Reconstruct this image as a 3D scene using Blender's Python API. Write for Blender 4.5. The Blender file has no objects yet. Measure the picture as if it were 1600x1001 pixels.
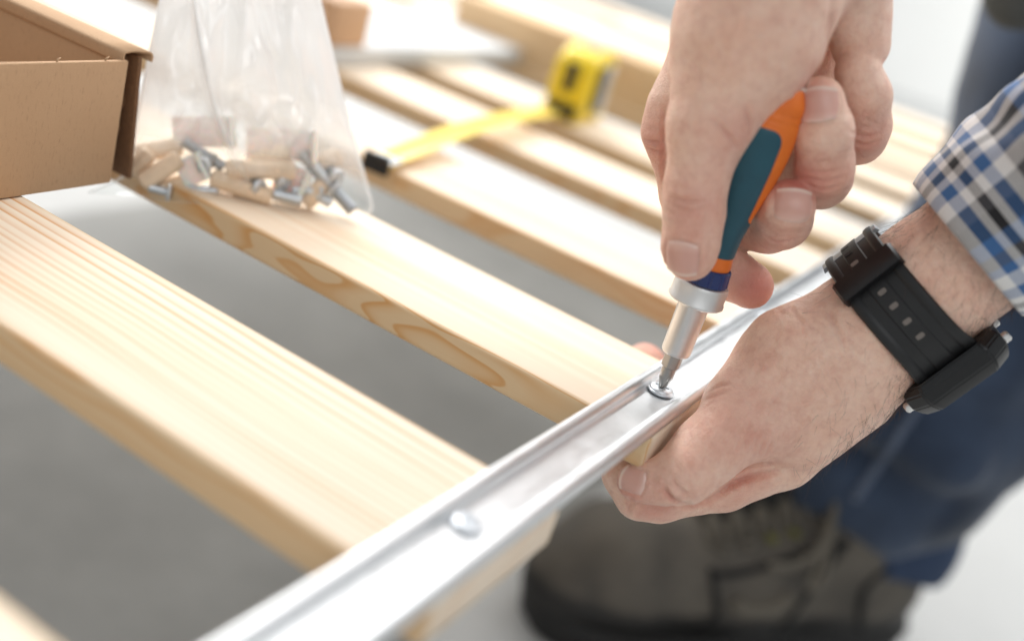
import bpy, bmesh, math, random
import numpy as np
from mathutils import Vector, Matrix
from mathutils.bvhtree import BVHTree
from mathutils.kdtree import KDTree

SC = bpy.context.scene
COL = SC.collection
random.seed(7)
RNG = np.random.default_rng(7)

# ------------------------------------------------------------------ camera
FPX = 1696.2                                   # focal length in photo pixels (1600 wide)
CAMP = np.array([0.0942, -0.3568, 0.1587])
CR = np.array([[0.8241621, 0.4925488, 0.2795576],
               [0.4219632, -0.2047833, -0.8831822],
               [-0.3777617, 0.8458484, -0.3766121]])   # rows: right, down, forward
cd = bpy.data.cameras.new('camera'); cam = bpy.data.objects.new('camera', cd); COL.objects.link(cam)
rgt, up, bk = CR[0], -CR[1], -CR[2]
cam.matrix_world = Matrix(((rgt[0], up[0], bk[0], CAMP[0]), (rgt[1], up[1], bk[1], CAMP[1]), (rgt[2], up[2], bk[2], CAMP[2]), (0, 0, 0, 1)))
cd.sensor_width = 36; cd.lens = FPX / 1600 * 36
cd.clip_start = 0.01; cd.clip_end = 60
cd.dof.use_dof = True; cd.dof.focus_distance = 0.388; cd.dof.aperture_fstop = 3.1; cd.dof.aperture_blades = 0
SC.camera = cam

# ------------------------------------------------------------------ light
W = bpy.data.worlds.new('World'); SC.world = W; W.use_nodes = True
W.node_tree.nodes['Background'].inputs[0].default_value = (0.93, 0.97, 1.0, 1)
W.node_tree.nodes['Background'].inputs[1].default_value = 0.44

def area(name, loc, tgt, sx, sy, power, col=(1, 1, 1)):
    l = bpy.data.lights.new(name, 'AREA'); l.shape = 'RECTANGLE'; l.size = sx; l.size_y = sy; l.energy = power; l.color = col
    o = bpy.data.objects.new(name, l); COL.objects.link(o); o.location = loc
    o.rotation_euler = (Vector(tgt) - Vector(loc)).to_track_quat('-Z', 'Y').to_euler()
    return o
area('window_light', (-2.1, 1.2, 1.7), (0, 0.1, 0), 2.4, 1.7, 104, (1.0, 0.99, 0.98))
area('ceiling_light', (0.2, 1.5, 2.3), (0, 0.2, 0), 2.4, 2.0, 58, (1.0, 0.99, 0.98))
area('front_fill_light', (1.3, -1.6, 1.5), (0, 0.1, 0), 1.8, 1.4, 11, (0.98, 0.99, 1.0))  # added fill lamp, no real window here; lifts faces toward the camera
area('wall_fill_light', (1.5, 2.6, 2.6), (1.0, 5.0, 0.6), 2.5, 1.0, 130, (1.0, 1.0, 0.99))  # added unseen lamp that brightens the far wall
SC.view_settings.view_transform = 'Standard'
SC.view_settings.look = 'None'
SC.view_settings.exposure = 0.18
SC.view_settings.gamma = 1.0
SC.cycles.max_bounces = 8
SC.cycles.transparent_max_bounces = 24
SC.cycles.use_denoising = True

# ------------------------------------------------------------------ helpers
def ray(px, py):
    return CR[0] * ((px - 800) / FPX) + CR[1] * ((py - 500.5) / FPX) + CR[2]
def at(px, py, d):
    return CAMP + ray(px, py) * d
def onz(px, py, z=0.0):
    r = ray(px, py); return CAMP + r * ((z - CAMP[2]) / r[2])
def nrm(v):
    v = np.asarray(v, float); return v / (np.linalg.norm(v) + 1e-12)

def tag(o, label=None, cat=None, group=None, kind=None):
    for k, v in (('label', label), ('category', cat), ('group', group), ('kind', kind)):
        if v: o[k] = v
    return o
def empty(name, loc=(0, 0, 0), **kw):
    o = bpy.data.objects.new(name, None); COL.objects.link(o); o.location = loc; o.empty_display_size = 0.01
    return tag(o, **kw)
def link(name, me, mats=None, parent=None, smooth=True):
    o = bpy.data.objects.new(name, me); COL.objects.link(o)
    if mats is not None:
        for m in (mats if isinstance(mats, (list, tuple)) else [mats]): me.materials.append(m)
    if smooth and len(me.polygons): me.polygons.foreach_set('use_smooth', [True] * len(me.polygons))
    if parent is not None:
        o.parent = parent
    return o
def pydata(name, vs, fs, mats=None, parent=None, smooth=True):
    me = bpy.data.meshes.new(name); me.from_pydata([tuple(map(float, v)) for v in vs], [], fs); me.update()
    return link(name, me, mats, parent, smooth)
def sharp(o, ang=35):
    o.data.set_sharp_from_angle(angle=math.radians(ang)); return o
def local(o, p):                               # put o at p in world although its parent may be moved (parents carry no rotation)
    o.location = Vector(p) - (o.parent.location if o.parent else Vector())
    return o
def box_bm(sx, sy, sz, bev=0.0, seg=2):
    bm = bmesh.new(); bmesh.ops.create_cube(bm, size=1)
    bmesh.ops.scale(bm, vec=(sx, sy, sz), verts=bm.verts)
    if bev > 0:
        bmesh.ops.bevel(bm, geom=list(bm.edges), offset=bev, segments=seg, profile=0.5, affect='EDGES')
    return bm
def bm_obj(name, bm, mats, parent=None, smooth=True, ang=40):
    me = bpy.data.meshes.new(name); bm.to_mesh(me); bm.free()
    o = link(name, me, mats, parent, smooth)
    if smooth: sharp(o, ang)
    return o
def frame_mat(o, e0, e1, e2, p):
    o.matrix_world = Matrix(((e0[0], e1[0], e2[0], p[0]), (e0[1], e1[1], e2[1], p[1]), (e0[2], e1[2], e2[2], p[2]), (0, 0, 0, 1)))
    return o
def lathe(profile, seg=48, cap=True):          # profile: (r, z) from bottom to top
    vs, fs = [], []
    n = len(profile)
    for r, z in profile:
        for k in range(seg):
            a = 2 * math.pi * k / seg; vs.append((r * math.cos(a), r * math.sin(a), z))
    for i in range(n - 1):
        for k in range(seg):
            k2 = (k + 1) % seg
            fs.append((i * seg + k, i * seg + k2, (i + 1) * seg + k2, (i + 1) * seg + k))
    if cap:
        fs.append(tuple(reversed(range(seg)))); fs.append(tuple(range((n - 1) * seg, n * seg)))
    return vs, fs
def catmull(pts, n=6, closed=False):
    P = [np.asarray(p, float) for p in pts]; out = []
    m = len(P)
    rng = range(m) if closed else range(m - 1)
    for i in rng:
        g = (lambda k: P[k % m]) if closed else (lambda k: P[min(max(k, 0), m - 1)])
        p0, p1, p2, p3 = g(i - 1), g(i), g(i + 1), g(i + 2)
        for j in range(n):
            t = j / n
            out.append(0.5 * (2 * p1 + (p2 - p0) * t + (2 * p0 - 5 * p1 + 4 * p2 - p3) * t * t + (3 * p1 - p0 - 3 * p2 + p3) * t ** 3))
    if not closed: out.append(P[-1])
    return np.array(out)
def tube(path, rad, seg=10, cap=True):
    path = np.asarray(path, float); n = len(path); vs, fs = [], []
    rad = rad if hasattr(rad, '__len__') else [rad] * n
    T = np.gradient(path, axis=0); T /= np.linalg.norm(T, axis=1)[:, None] + 1e-12
    u = nrm(np.cross(T[0], (0.3, 0.2, 0.93)))
    for i in range(n):
        u = nrm(u - T[i] * (u @ T[i])); v = np.cross(T[i], u)
        for k in range(seg):
            a = 2 * math.pi * k / seg; vs.append(path[i] + rad[i] * (u * math.cos(a) + v * math.sin(a)))
    for i in range(n - 1):
        for k in range(seg):
            k2 = (k + 1) % seg
            fs.append((i * seg + k, i * seg + k2, (i + 1) * seg + k2, (i + 1) * seg + k))
    if cap:
        fs.append(tuple(reversed(range(seg)))); fs.append(tuple(range((n - 1) * seg, n * seg)))
    return vs, fs

# ------------------------------------------------------------------ materials
class NT:
    def __init__(s, name):
        s.m = bpy.data.materials.new(name); s.m.use_nodes = True; s.t = s.m.node_tree
        s.b = s.t.nodes['Principled BSDF']; s.out = s.t.nodes['Material Output']
    def n(s, typ, ins=None, **kw):
        nd = s.t.nodes.new('ShaderNode' + typ)
        for k, v in kw.items(): setattr(nd, k, v)
        for k, v in (ins or {}).items(): s.set(nd.inputs[k], v)
        return nd
    def set(s, sock, v):
        if isinstance(v, bpy.types.NodeSocket): s.t.links.new(v, sock)
        elif isinstance(v, bpy.types.Node): s.t.links.new(v.outputs[0], sock)
        else:
            if sock.type == 'RGBA' and hasattr(v, '__len__') and len(v) == 3: v = (*v, 1)
            sock.default_value = v
    def p(s, **kw):
        for k, v in kw.items(): s.set(s.b.inputs[k.replace('_', ' ')], v)
    def math(s, op, a, b=None, c=None):
        nd = s.t.nodes.new('ShaderNodeMath'); nd.operation = op
        s.set(nd.inputs[0], a)
        if b is not None: s.set(nd.inputs[1], b)
        if c is not None: s.set(nd.inputs[2], c)
        return nd.outputs[0]
    def mix(s, fac, a, b, mode='MIX'):
        nd = s.t.nodes.new('ShaderNodeMix'); nd.data_type = 'RGBA'; nd.blend_type = mode
        s.set(nd.inputs[0], fac); s.set(nd.inputs[6], a); s.set(nd.inputs[7], b)
        return nd.outputs[2]
    def ramp(s, fac, stops, interp='LINEAR'):
        nd = s.t.nodes.new('ShaderNodeValToRGB'); r = nd.color_ramp; r.interpolation = interp
        while len(r.elements) < len(stops): r.elements.new(0.5)
        for e, (p, c) in zip(r.elements, stops):
            e.position = p; e.color = (*c, 1) if hasattr(c, '__len__') else (c, c, c, 1)
        s.set(nd.inputs[0], fac); return nd.outputs[0]
    def noise(s, vec, scale, detail=3, rough=0.5, out=0):
        nd = s.n('TexNoise', {'Scale': scale, 'Detail': detail, 'Roughness': rough})
        if vec is not None: s.set(nd.inputs['Vector'], vec)
        return nd.outputs[out]
    def obj(s):
        return s.n('TexCoord').outputs['Object']
    def mapped(s, vec, scale=(1, 1, 1), loc=(0, 0, 0)):
        return s.n('Mapping', {'Vector': vec, 'Scale': scale, 'Location': loc}).outputs[0]
    def bump(s, h, strength=0.3, dist=0.001, prev=None):
        nd = s.n('Bump', {'Height': h, 'Strength': strength, 'Distance': dist})
        if prev is not None: s.set(nd.inputs['Normal'], prev)
        return nd.outputs[0]

def srgb(r, g, b):
    f = lambda c: (c / 255 / 12.92) if c <= 10 else ((c / 255 + 0.055) / 1.055) ** 2.4
    return (f(r), f(g), f(b))

def plain(name, col, rough=0.5, metal=0.0, nscale=0, namp=0.15, bump=0.0, bscale=400, **kw):
    t = NT(name); o = t.obj()
    c = col
    if nscale:
        nz = t.noise(o, nscale, 4, 0.6)
        c = t.mix(nz, tuple(x * (1 - namp) for x in col), tuple(min(1, x * (1 + namp)) for x in col))
    t.p(Base_Color=c, Roughness=rough, Metallic=metal, **kw)
    if bump: t.p(Normal=t.bump(t.noise(o, bscale, 3), bump, 0.0006))
    return t.m

def wood_mat():
    t = NT('pine_wood'); o = t.obj()
    info = t.n('ObjectInfo'); cut = t.n('SeparateColor', {0: info.outputs['Color']})
    sep = t.n('SeparateXYZ', {0: o})
    low = t.n('TexNoise', {'Vector': t.mapped(o, (3.2, 14, 14), (0, 0, 0)), 'Scale': 1.0, 'Detail': 2, 'W': 0}, noise_dimensions='4D')
    t.set(low.inputs['W'], t.math('MULTIPLY', info.outputs['Random'], 40.0))
    lo = t.n('SeparateColor', {0: low.outputs['Color']})
    # pith axis: y0 = (R-.5)*.4 , z0 = (G-.5)*.4
    y0 = t.math('MULTIPLY', t.math('SUBTRACT', cut.outputs[0], 0.5), 0.4)
    z0 = t.math('MULTIPLY', t.math('SUBTRACT', cut.outputs[1], 0.5), 0.4)
    al = info.outputs['Alpha']
    dy = t.math('ADD', t.math('SUBTRACT', sep.outputs[1], y0), t.math('MULTIPLY', t.math('SUBTRACT', lo.outputs[0], 0.5), 0.009))
    dz = t.math('ADD', t.math('SUBTRACT', sep.outputs[2], z0), t.math('MULTIPLY', t.math('SUBTRACT', lo.outputs[1], 0.5), 0.009))
    edge = t.n('MapRange', {0: t.math('ABSOLUTE', sep.outputs[1]), 1: 0.0285, 2: 0.0325, 3: 0.003, 4: 0.0095}, interpolation_type='SMOOTHSTEP').outputs[0]
    fl_ = t.n('TexNoise', {'Vector': t.mapped(o, (15, 18, 50)), 'Scale': 1.0, 'Detail': 1, 'W': 0}, noise_dimensions='4D')
    t.set(fl_.inputs['W'], t.math('MULTIPLY', info.outputs['Random'], 23.0))
    dy = t.math('ADD', dy, t.math('MULTIPLY', t.math('SUBTRACT', fl_.outputs[0], 0.5), edge))
    r = t.math('SQRT', t.math('ADD', t.math('MULTIPLY', dy, dy), t.math('MULTIPLY', dz, dz)))
    wob = t.noise(t.mapped(o, (8, 60, 60)), 1.0, 3)
    r = t.math('ADD', r, t.math('MULTIPLY', wob, 0.0011))
    sp = t.noise(t.mapped(r, (45, 45, 45)), 1.0, 1)
    ring = t.math('FRACT', t.math('MULTIPLY', t.math('ADD', r, t.math('MULTIPLY', sp, 0.004)), t.math('MULTIPLY', al, 1000.0)))
    late = t.ramp(ring, [(0.0, 0.12), (0.06, 0.0), (0.35, 0.03), (0.65, 0.35), (0.90, 1.0), (0.96, 0.85), (1.0, 0.12)])
    fib = t.noise(t.mapped(o, (14, 900, 900)), 1.0, 4, 0.65)
    patch = t.noise(t.mapped(o, (5, 30, 30)), 1.0, 2)
    amt = t.math('MULTIPLY', late, t.math('MULTIPLY_ADD', patch, 1.0, 0.12))
    amt = t.math('MULTIPLY', amt, t.ramp(t.noise(t.mapped(r, (90, 90, 90)), 1.0, 1), [(0.36, 0.12), (0.62, 1.0)]))
    amt = t.math('MULTIPLY', amt, t.math('MULTIPLY_ADD', cut.outputs[2], 1.1, 0.1))
    base = t.mix(patch, srgb(241, 232, 219), srgb(237, 223, 202))
    base = t.mix(t.n('MapRange', {0: t.math('ABSOLUTE', sep.outputs[1]), 1: 0.0305, 2: 0.0328, 3: 0.0, 4: 0.75}).outputs[0], base, srgb(222, 186, 136))
    c = t.mix(amt, base, srgb(208, 142, 66))
    c = t.mix(t.math('MULTIPLY', fib, 0.25), c, srgb(208, 168, 118))
    rr = t.math('MULTIPLY_ADD', fib, 0.2, 0.55)
    bm = t.bump(t.math('ADD', fib, t.math('MULTIPLY', late, 0.6)), 0.12, 0.0003)
    t.p(Base_Color=c, Roughness=rr, Normal=bm, Specular_IOR_Level=0.12)
    return t.m
WOOD = wood_mat()

def metal_mat(name, col=(0.80, 0.81, 0.82), rough=0.28, spangle=0.06, stretch=(60, 4, 60)):
    t = NT(name); o = t.obj()
    v = t.n('TexVoronoi', {'Vector': o, 'Scale': 420.0}); n2 = t.noise(t.mapped(o, stretch), 12.0, 3)
    vs = t.n('SeparateColor', {0: v.outputs['Color']})
    r = t.math('MULTIPLY_ADD', vs.outputs[0], spangle, rough - spangle / 2)
    r = t.math('MULTIPLY_ADD', n2, 0.16, r)
    r = t.math('MULTIPLY_ADD', t.ramp(t.noise(o, 55, 4, .65), [(.42, 0.0), (.62, 1.0)]), 0.09, r)
    c = t.mix(vs.outputs[1], tuple(x * 0.97 for x in col), col)
    t.p(Base_Color=c, Metallic=1.0, Roughness=r, Normal=t.bump(t.math('ADD', n2, t.math('MULTIPLY', vs.outputs[2], .3)), 0.03, 0.0002))
    return t.m
GALV = metal_mat('galvanized_steel', (0.69, 0.70, 0.71), 0.27, 0.06)
ZINC = metal_mat('zinc_screw', (0.66, 0.69, 0.72), 0.34, 0.06)
SATIN = metal_mat('satin_chrome', (0.78, 0.77, 0.75), 0.30, 0.03, (60, 60, 5))
TOOLST = metal_mat('tool_steel', (0.42, 0.41, 0.39), 0.30, 0.08)
DARKST = metal_mat('dark_screw_steel', (0.36, 0.38, 0.40), 0.32, 0.06)

# ------------------------------------------------------------------ setting: floor and wall
FZ = -0.31
def floor_shading():
    t = NT('grey_floor'); o = t.obj()
    a = t.noise(o, 2.2, 4); b = t.noise(o, 40, 4)
    c = t.mix(a, (0.42, 0.425, 0.42), (0.50, 0.505, 0.50)); c = t.mix(t.math('MULTIPLY', b, 0.25), c, (0.36, 0.36, 0.35))
    t.p(Base_Color=c, Roughness=t.math('MULTIPLY_ADD', b, 0.2, 0.55), Specular_IOR_Level=0.3)
    return t.m
fl = pydata('floor', [(-9, -6, FZ), (9, -6, FZ), (9, 12, FZ), (-9, 12, FZ)], [(0, 1, 2, 3)], floor_shading(), smooth=False); tag(fl, kind='structure')
wallm = plain('white_wall_paint', (0.82, 0.82, 0.80), 0.7, nscale=6, namp=0.03)
wl = bm_obj('wall', box_bm(18, 0.1, 5), wallm, smooth=False); wl.location = (0, 5.0, FZ + 2.5); tag(wl, kind='structure')
shd = bm_obj('floor_shading', box_bm(0.637, 1.75, 0.005, 0.002), plain('bed_shadow_grey', (0.215, 0.215, 0.205), 0.75, nscale=7, namp=0.38, bump=0.2, bscale=600)); shd.location = (-0.4585, 0.225, FZ + 0.0027)  # thin dark sheet added as the bed's shadow; shade put into its colour
tag(shd, 'dark grey sheet on the floor standing in for the shadow under the slats', 'mat')

# ------------------------------------------------------------------ slatted bed base
bed = empty('slatted_bed_base', (0, 0, 0), label='pine slats screwed to a galvanized metal side rail, an unfinished bed base', cat='bed base')
PITCH, SW, ST, SX1 = 0.13, 0.0663, 0.0130, 0.0120
OFF = {0: -0.0077, 1: -0.0038, 3: 0.0042, 4: 0.0046, 5: -0.0127}
CUTS = {1: (0.64, 0.36, 1.0, 0.40), 2: (0.985, 0.52, 0.95, 0.78), 0: (0.2, 0.1, 0.3, 0.4), 3: (0.96, 0.42, 0.85, 0.5), 4: (0.02, 0.5, 0.6, 0.5)}
SLATY = {}
for i in range(-1, 12):
    yc = (i - 2) * PITCH + OFF.get(i, 0); SLATY[i] = yc
    L = 0.92 + 0.004 * ((i * 7) % 5)
    b = box_bm(L, SW, ST, 0.0017, 3)
    bmesh.ops.subdivide_edges(b, edges=[e for e in b.edges if abs(e.verts[0].co.x - e.verts[1].co.x) > 0.1], cuts=6)
    ph = random.random() * 6
    for v in b.verts: v.co.z += 0.0004 * math.sin(v.co.x * 5 + ph); v.co.y += 0.0003 * math.sin(v.co.x * 4 + ph * 2)
    s = bm_obj('slat', b, WOOD, bed)
    s.location = (SX1 - L / 2, yc, -ST / 2 - 0.0002)
    s.color = CUTS.get(i, (random.random(), 0.3 + 0.4 * random.random(), 0.3 + 0.3 * random.random(), 0.45))

prof = [(0.0118, 0.0004), (0.0124, 0.0022), (0.0117, 0.0040), (0.0100, 0.0050), (0.0082, 0.0044), (0.0071, 0.0028), (0.0063, 0.0017), (0.0050, 0.0013), (-0.0022, 0.0013),
        (-0.0036, 0.0015), (-0.0046, 0.0024), (-0.0052, 0.0042), (-0.0064, 0.0055), (-0.0080, 0.0057), (-0.0094, 0.0047), (-0.0099, 0.0027), (-0.0097, 0.0004)]
pr = catmull(prof, 5)
inner = [np.array(p) for p in pr[::-1]]
back = []
for k in range(len(pr)):                        # sheet thickness: an inner line 0.9 mm inside
    a, c = pr[max(k - 1, 0)], pr[min(k + 1, len(pr) - 1)]
    tdir = nrm(c - a); nn = np.array([-tdir[1], tdir[0]])
    q = pr[k] + nn * 0.0009; q[1] = max(q[1], 0.0001); back.append(q)
loop = list(pr) + back[::-1]
vs, fs = [], []
ys = np.linspace(-0.46, 1.45, 40)
for y in ys:
    for q in loop: vs.append((q[0], y, q[1]))
m = len(loop)
for i in range(len(ys) - 1):
    for k in range(m):
        k2 = (k + 1) % m; fs.append((i * m + k, (i + 1) * m + k, (i + 1) * m + k2, i * m + k2))
fs.append(tuple(range(m))); fs.append(tuple(range((len(ys) - 1) * m, len(ys) * m))[::-1])
rail = sharp(pydata('side_rail', vs, fs, GALV, bed), 50)

def screw_head(r=0.0045, h=0.0017, cross=0.0026):
    """pan head with a cross recess, one height field on a polar grid"""
    bm = bmesh.new(); NR, NA = 18, 64; rows = []
    for i in range(1, NR + 1):
        rr = r * i / NR; row = []
        for k in range(NA):
            a = 2 * math.pi * k / NA; x, y = rr * math.cos(a), rr * math.sin(a)
            z = h * math.sqrt(max(0, 1 - (i / NR) ** 4)) * 0.75 + h * 0.25
            ax, ay = abs(x), abs(y)
            inx = (min(ax, ay) < 0.0006) and max(ax, ay) < cross
            if inx or rr < 0.0009: z -= 0.0010 * (1 - 0.5 * max(ax, ay) / cross)
            row.append(bm.verts.new((x, y, z)))
        rows.append(row)
    c = bm.verts.new((0, 0, rows[0][0].co.z))
    low = [bm.verts.new((r * math.cos(2 * math.pi * k / NA), r * math.sin(2 * math.pi * k / NA), 0)) for k in range(NA)]
    for k in range(NA):
        k2 = (k + 1) % NA
        bm.faces.new((c, rows[0][k], rows[0][k2]))
        for i in range(NR - 1): bm.faces.new((rows[i][k], rows[i + 1][k], rows[i + 1][k2], rows[i][k2]))
        bm.faces.new((rows[-1][k], low[k], low[k2], rows[-1][k2]))
    return bm
first = None
for i in range(0, 11):
    if first is None:
        sc = bm_obj('screw', screw_head(), ZINC, bed, ang=30); first = sc
    else:
        sc = first.copy(); COL.objects.link(sc)
    sc.location = (0.0, SLATY[i], 0.0015); sc.rotation_euler = (0, 0, 0.3 + i * 0.7)
    if i == 2: sc.location.z = 0.0022
# flanged washer under the screw being driven
v_, f_ = lathe([(0.0030, 0.0012), (0.0046, 0.0012), (0.0050, 0.0016), (0.0050, 0.0021), (0.0046, 0.0024), (0.0032, 0.0024)], 48)
wa = pydata('washer', v_, f_, ZINC, bed); wa.location = (0, SLATY[2], 0.0003)

# ------------------------------------------------------------------ screwdriver, standing on the screw in the second slat
drv = empty('screwdriver', (0.0, SLATY[2], 0.0034), label='teal and orange ratchet screwdriver with silver shaft driving the screw', cat='screwdriver')
def part(name, prof, mat, seg=64, ang=40):
    v, f = lathe(prof, seg); o = pydata(name, v, f, mat, drv); sharp(o, ang); return o
# bit: hex shank with a four-winged tip
bm = bmesh.new(); NA = 48; rows = []
for z in np.linspace(0, 0.0175, 36):
    row = []
    for k in range(NA):
        a = 2 * math.pi * k / NA
        hexr = 0.0031 / max(math.cos(((a + math.pi / 6) % (math.pi / 3)) - math.pi / 6), 0.5)
        if z > 0.0085: r = min(hexr, 0.00345)
        elif z > 0.0078: r = 0.0026
        else:
            base = 0.0012 + 0.0014 * min(1, z / 0.0045)
            wing = abs(math.cos(2 * a)) ** 0.6
            r = base * (1 - (0.42 * (1 - wing)) * max(0, 1 - z / 0.0062))
        row.append(bm.verts.new((r * math.cos(a), r * math.sin(a), z)))
    rows.append(row)
for i in range(len(rows) - 1):
    for k in range(NA): bm.faces.new((rows[i][k], rows[i][(k + 1) % NA], rows[i + 1][(k + 1) % NA], rows[i + 1][k]))
bm.faces.new(rows[0][::-1]); bm.faces.new(rows[-1])
bm_obj('bit', bm, TOOLST, drv, ang=25)
part('shaft', [(0.0036, 0.0144), (0.0048, 0.0144), (0.00525, 0.0150), (0.00535, 0.0158), (0.0056, 0.0352), (0.0060, 0.0360), (0.0060, 0.0375)], SATIN)
part('collar', [(0.0058, 0.0352), (0.0096, 0.0354), (0.0101, 0.0359), (0.0101, 0.0366), (0.0097, 0.0372), (0.0098, 0.0420), (0.0094, 0.0432), (0.0086, 0.0436)], SATIN)
navy = plain('navy_plastic', srgb(30, 48, 100), 0.35)
bm = bmesh.new(); rows = []
for z, r in ((0.0434, 0.0080), (0.0438, 0.0087), (0.0490, 0.0083), (0.0496, 0.0078)):
    row = []
    for k in range(120):
        a = 2 * math.pi * k / 120; rr = r * (1 - 0.035 * (k % 10 in (0, 1)))
        row.append(bm.verts.new((rr * math.cos(a), rr * math.sin(a), z)))
    rows.append(row)
for i in range(3):
    for k in range(120): bm.faces.new((rows[i][k], rows[i][(k + 1) % 120], rows[i + 1][(k + 1) % 120], rows[i + 1][k]))
bm.faces.new(rows[0][::-1]); bm.faces.new(rows[-1]); bm_obj('ratchet_ring', bm, navy, drv, ang=30)
# handle: an orange core with a proud teal panel, boundary carried as a smooth attribute
hp = catmull([(0.0072, 0.0494), (0.0075, 0.0510), (0.0072, 0.0530), (0.0068, 0.0560), (0.0070, 0.0620), (0.0082, 0.0700), (0.0101, 0.0790), (0.0115, 0.0880), (0.0120, 0.0960), (0.0117, 0.1030), (0.0113, 0.1070), (0.0110, 0.1100), (0.0090, 0.1140), (0.0060, 0.1170), (0.0012, 0.1180)], 8)
seg = 144
vdir = nrm((CAMP - np.array([0, 0, 0.08]))[:2]); va = math.atan2(vdir[1], vdir[0]) - 0.12     # panel turned a little off the viewer
vs, fs, pan = [], [], []
for r, z in hp:
    for k in range(seg):
        a = 2 * math.pi * k / seg
        da = (a - va + math.pi / 2) % math.pi - math.pi / 2                                       # two opposite panels
        w = 0.0088 + 0.0012 * max(0, min(1, (z - 0.068) / 0.02))
        x = abs(da) * max(r, 0.006)
        zc = 0.5 * (0.0545 + 0.1015); hz = 0.5 * (0.1015 - 0.0545)
        qx, qz = x - (w - 0.005), abs(z - zc) - (hz - 0.005)
        qx -= 0.03 * max(0, min(1, (0.0700 - z) / 0.006)) ** 2
        d = math.hypot(max(qx, 0), max(qz, 0)) + min(max(qx, qz), 0) - 0.005
        pan.append(d * 1000)
        rr = r + 0.00035 * max(0, min(1, -d / 0.0008 + 0.2))
        for zg in (0.1042, 0.1066): rr -= 0.00035 * math.exp(-((z - zg) / 0.00035) ** 2)
        vs.append((rr * math.cos(a), rr * math.sin(a), z))
for i in range(len(hp) - 1):
    for k in range(seg): fs.append((i * seg + k, i * seg + (k + 1) % seg, (i + 1) * seg + (k + 1) % seg, (i + 1) * seg + k))
fs.append(tuple(range(seg))[::-1]); fs.append(tuple(range((len(hp) - 1) * seg, len(hp) * seg)))
t = NT('handle_rubber'); at_ = t.n('Attribute', attribute_name='panel')
msk = t.ramp(t.math('MULTIPLY_ADD', at_.outputs['Fac'], 1.2, 0.5), [(0.35, 0.0), (0.65, 1.0)])
o_ = t.obj(); nz = t.noise(o_, 180, 4)
teal = t.mix(nz, srgb(14, 66, 82), srgb(30, 84, 98)); orng = t.mix(nz, srgb(214, 100, 22), srgb(236, 126, 40))
scr = t.ramp(t.noise(t.mapped(o_, (300, 300, 40)), 1.0, 2), [(0.68, 0.0), (0.74, 1.0)])
teal = t.mix(t.math('MULTIPLY', scr, 0.35), teal, srgb(15, 40, 50))
t.p(Base_Color=t.mix(msk, teal, orng), Roughness=t.math('MULTIPLY_ADD', nz, 0.15, 0.42), Normal=t.bump(t.noise(o_, 2500, 2), 0.06, 0.0002))
hd = pydata('handle', vs, fs, t.m, drv)
a_ = hd.data.attributes.new('panel', 'FLOAT', 'POINT'); a_.data.foreach_set('value', np.array(pan, np.float32))

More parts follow.
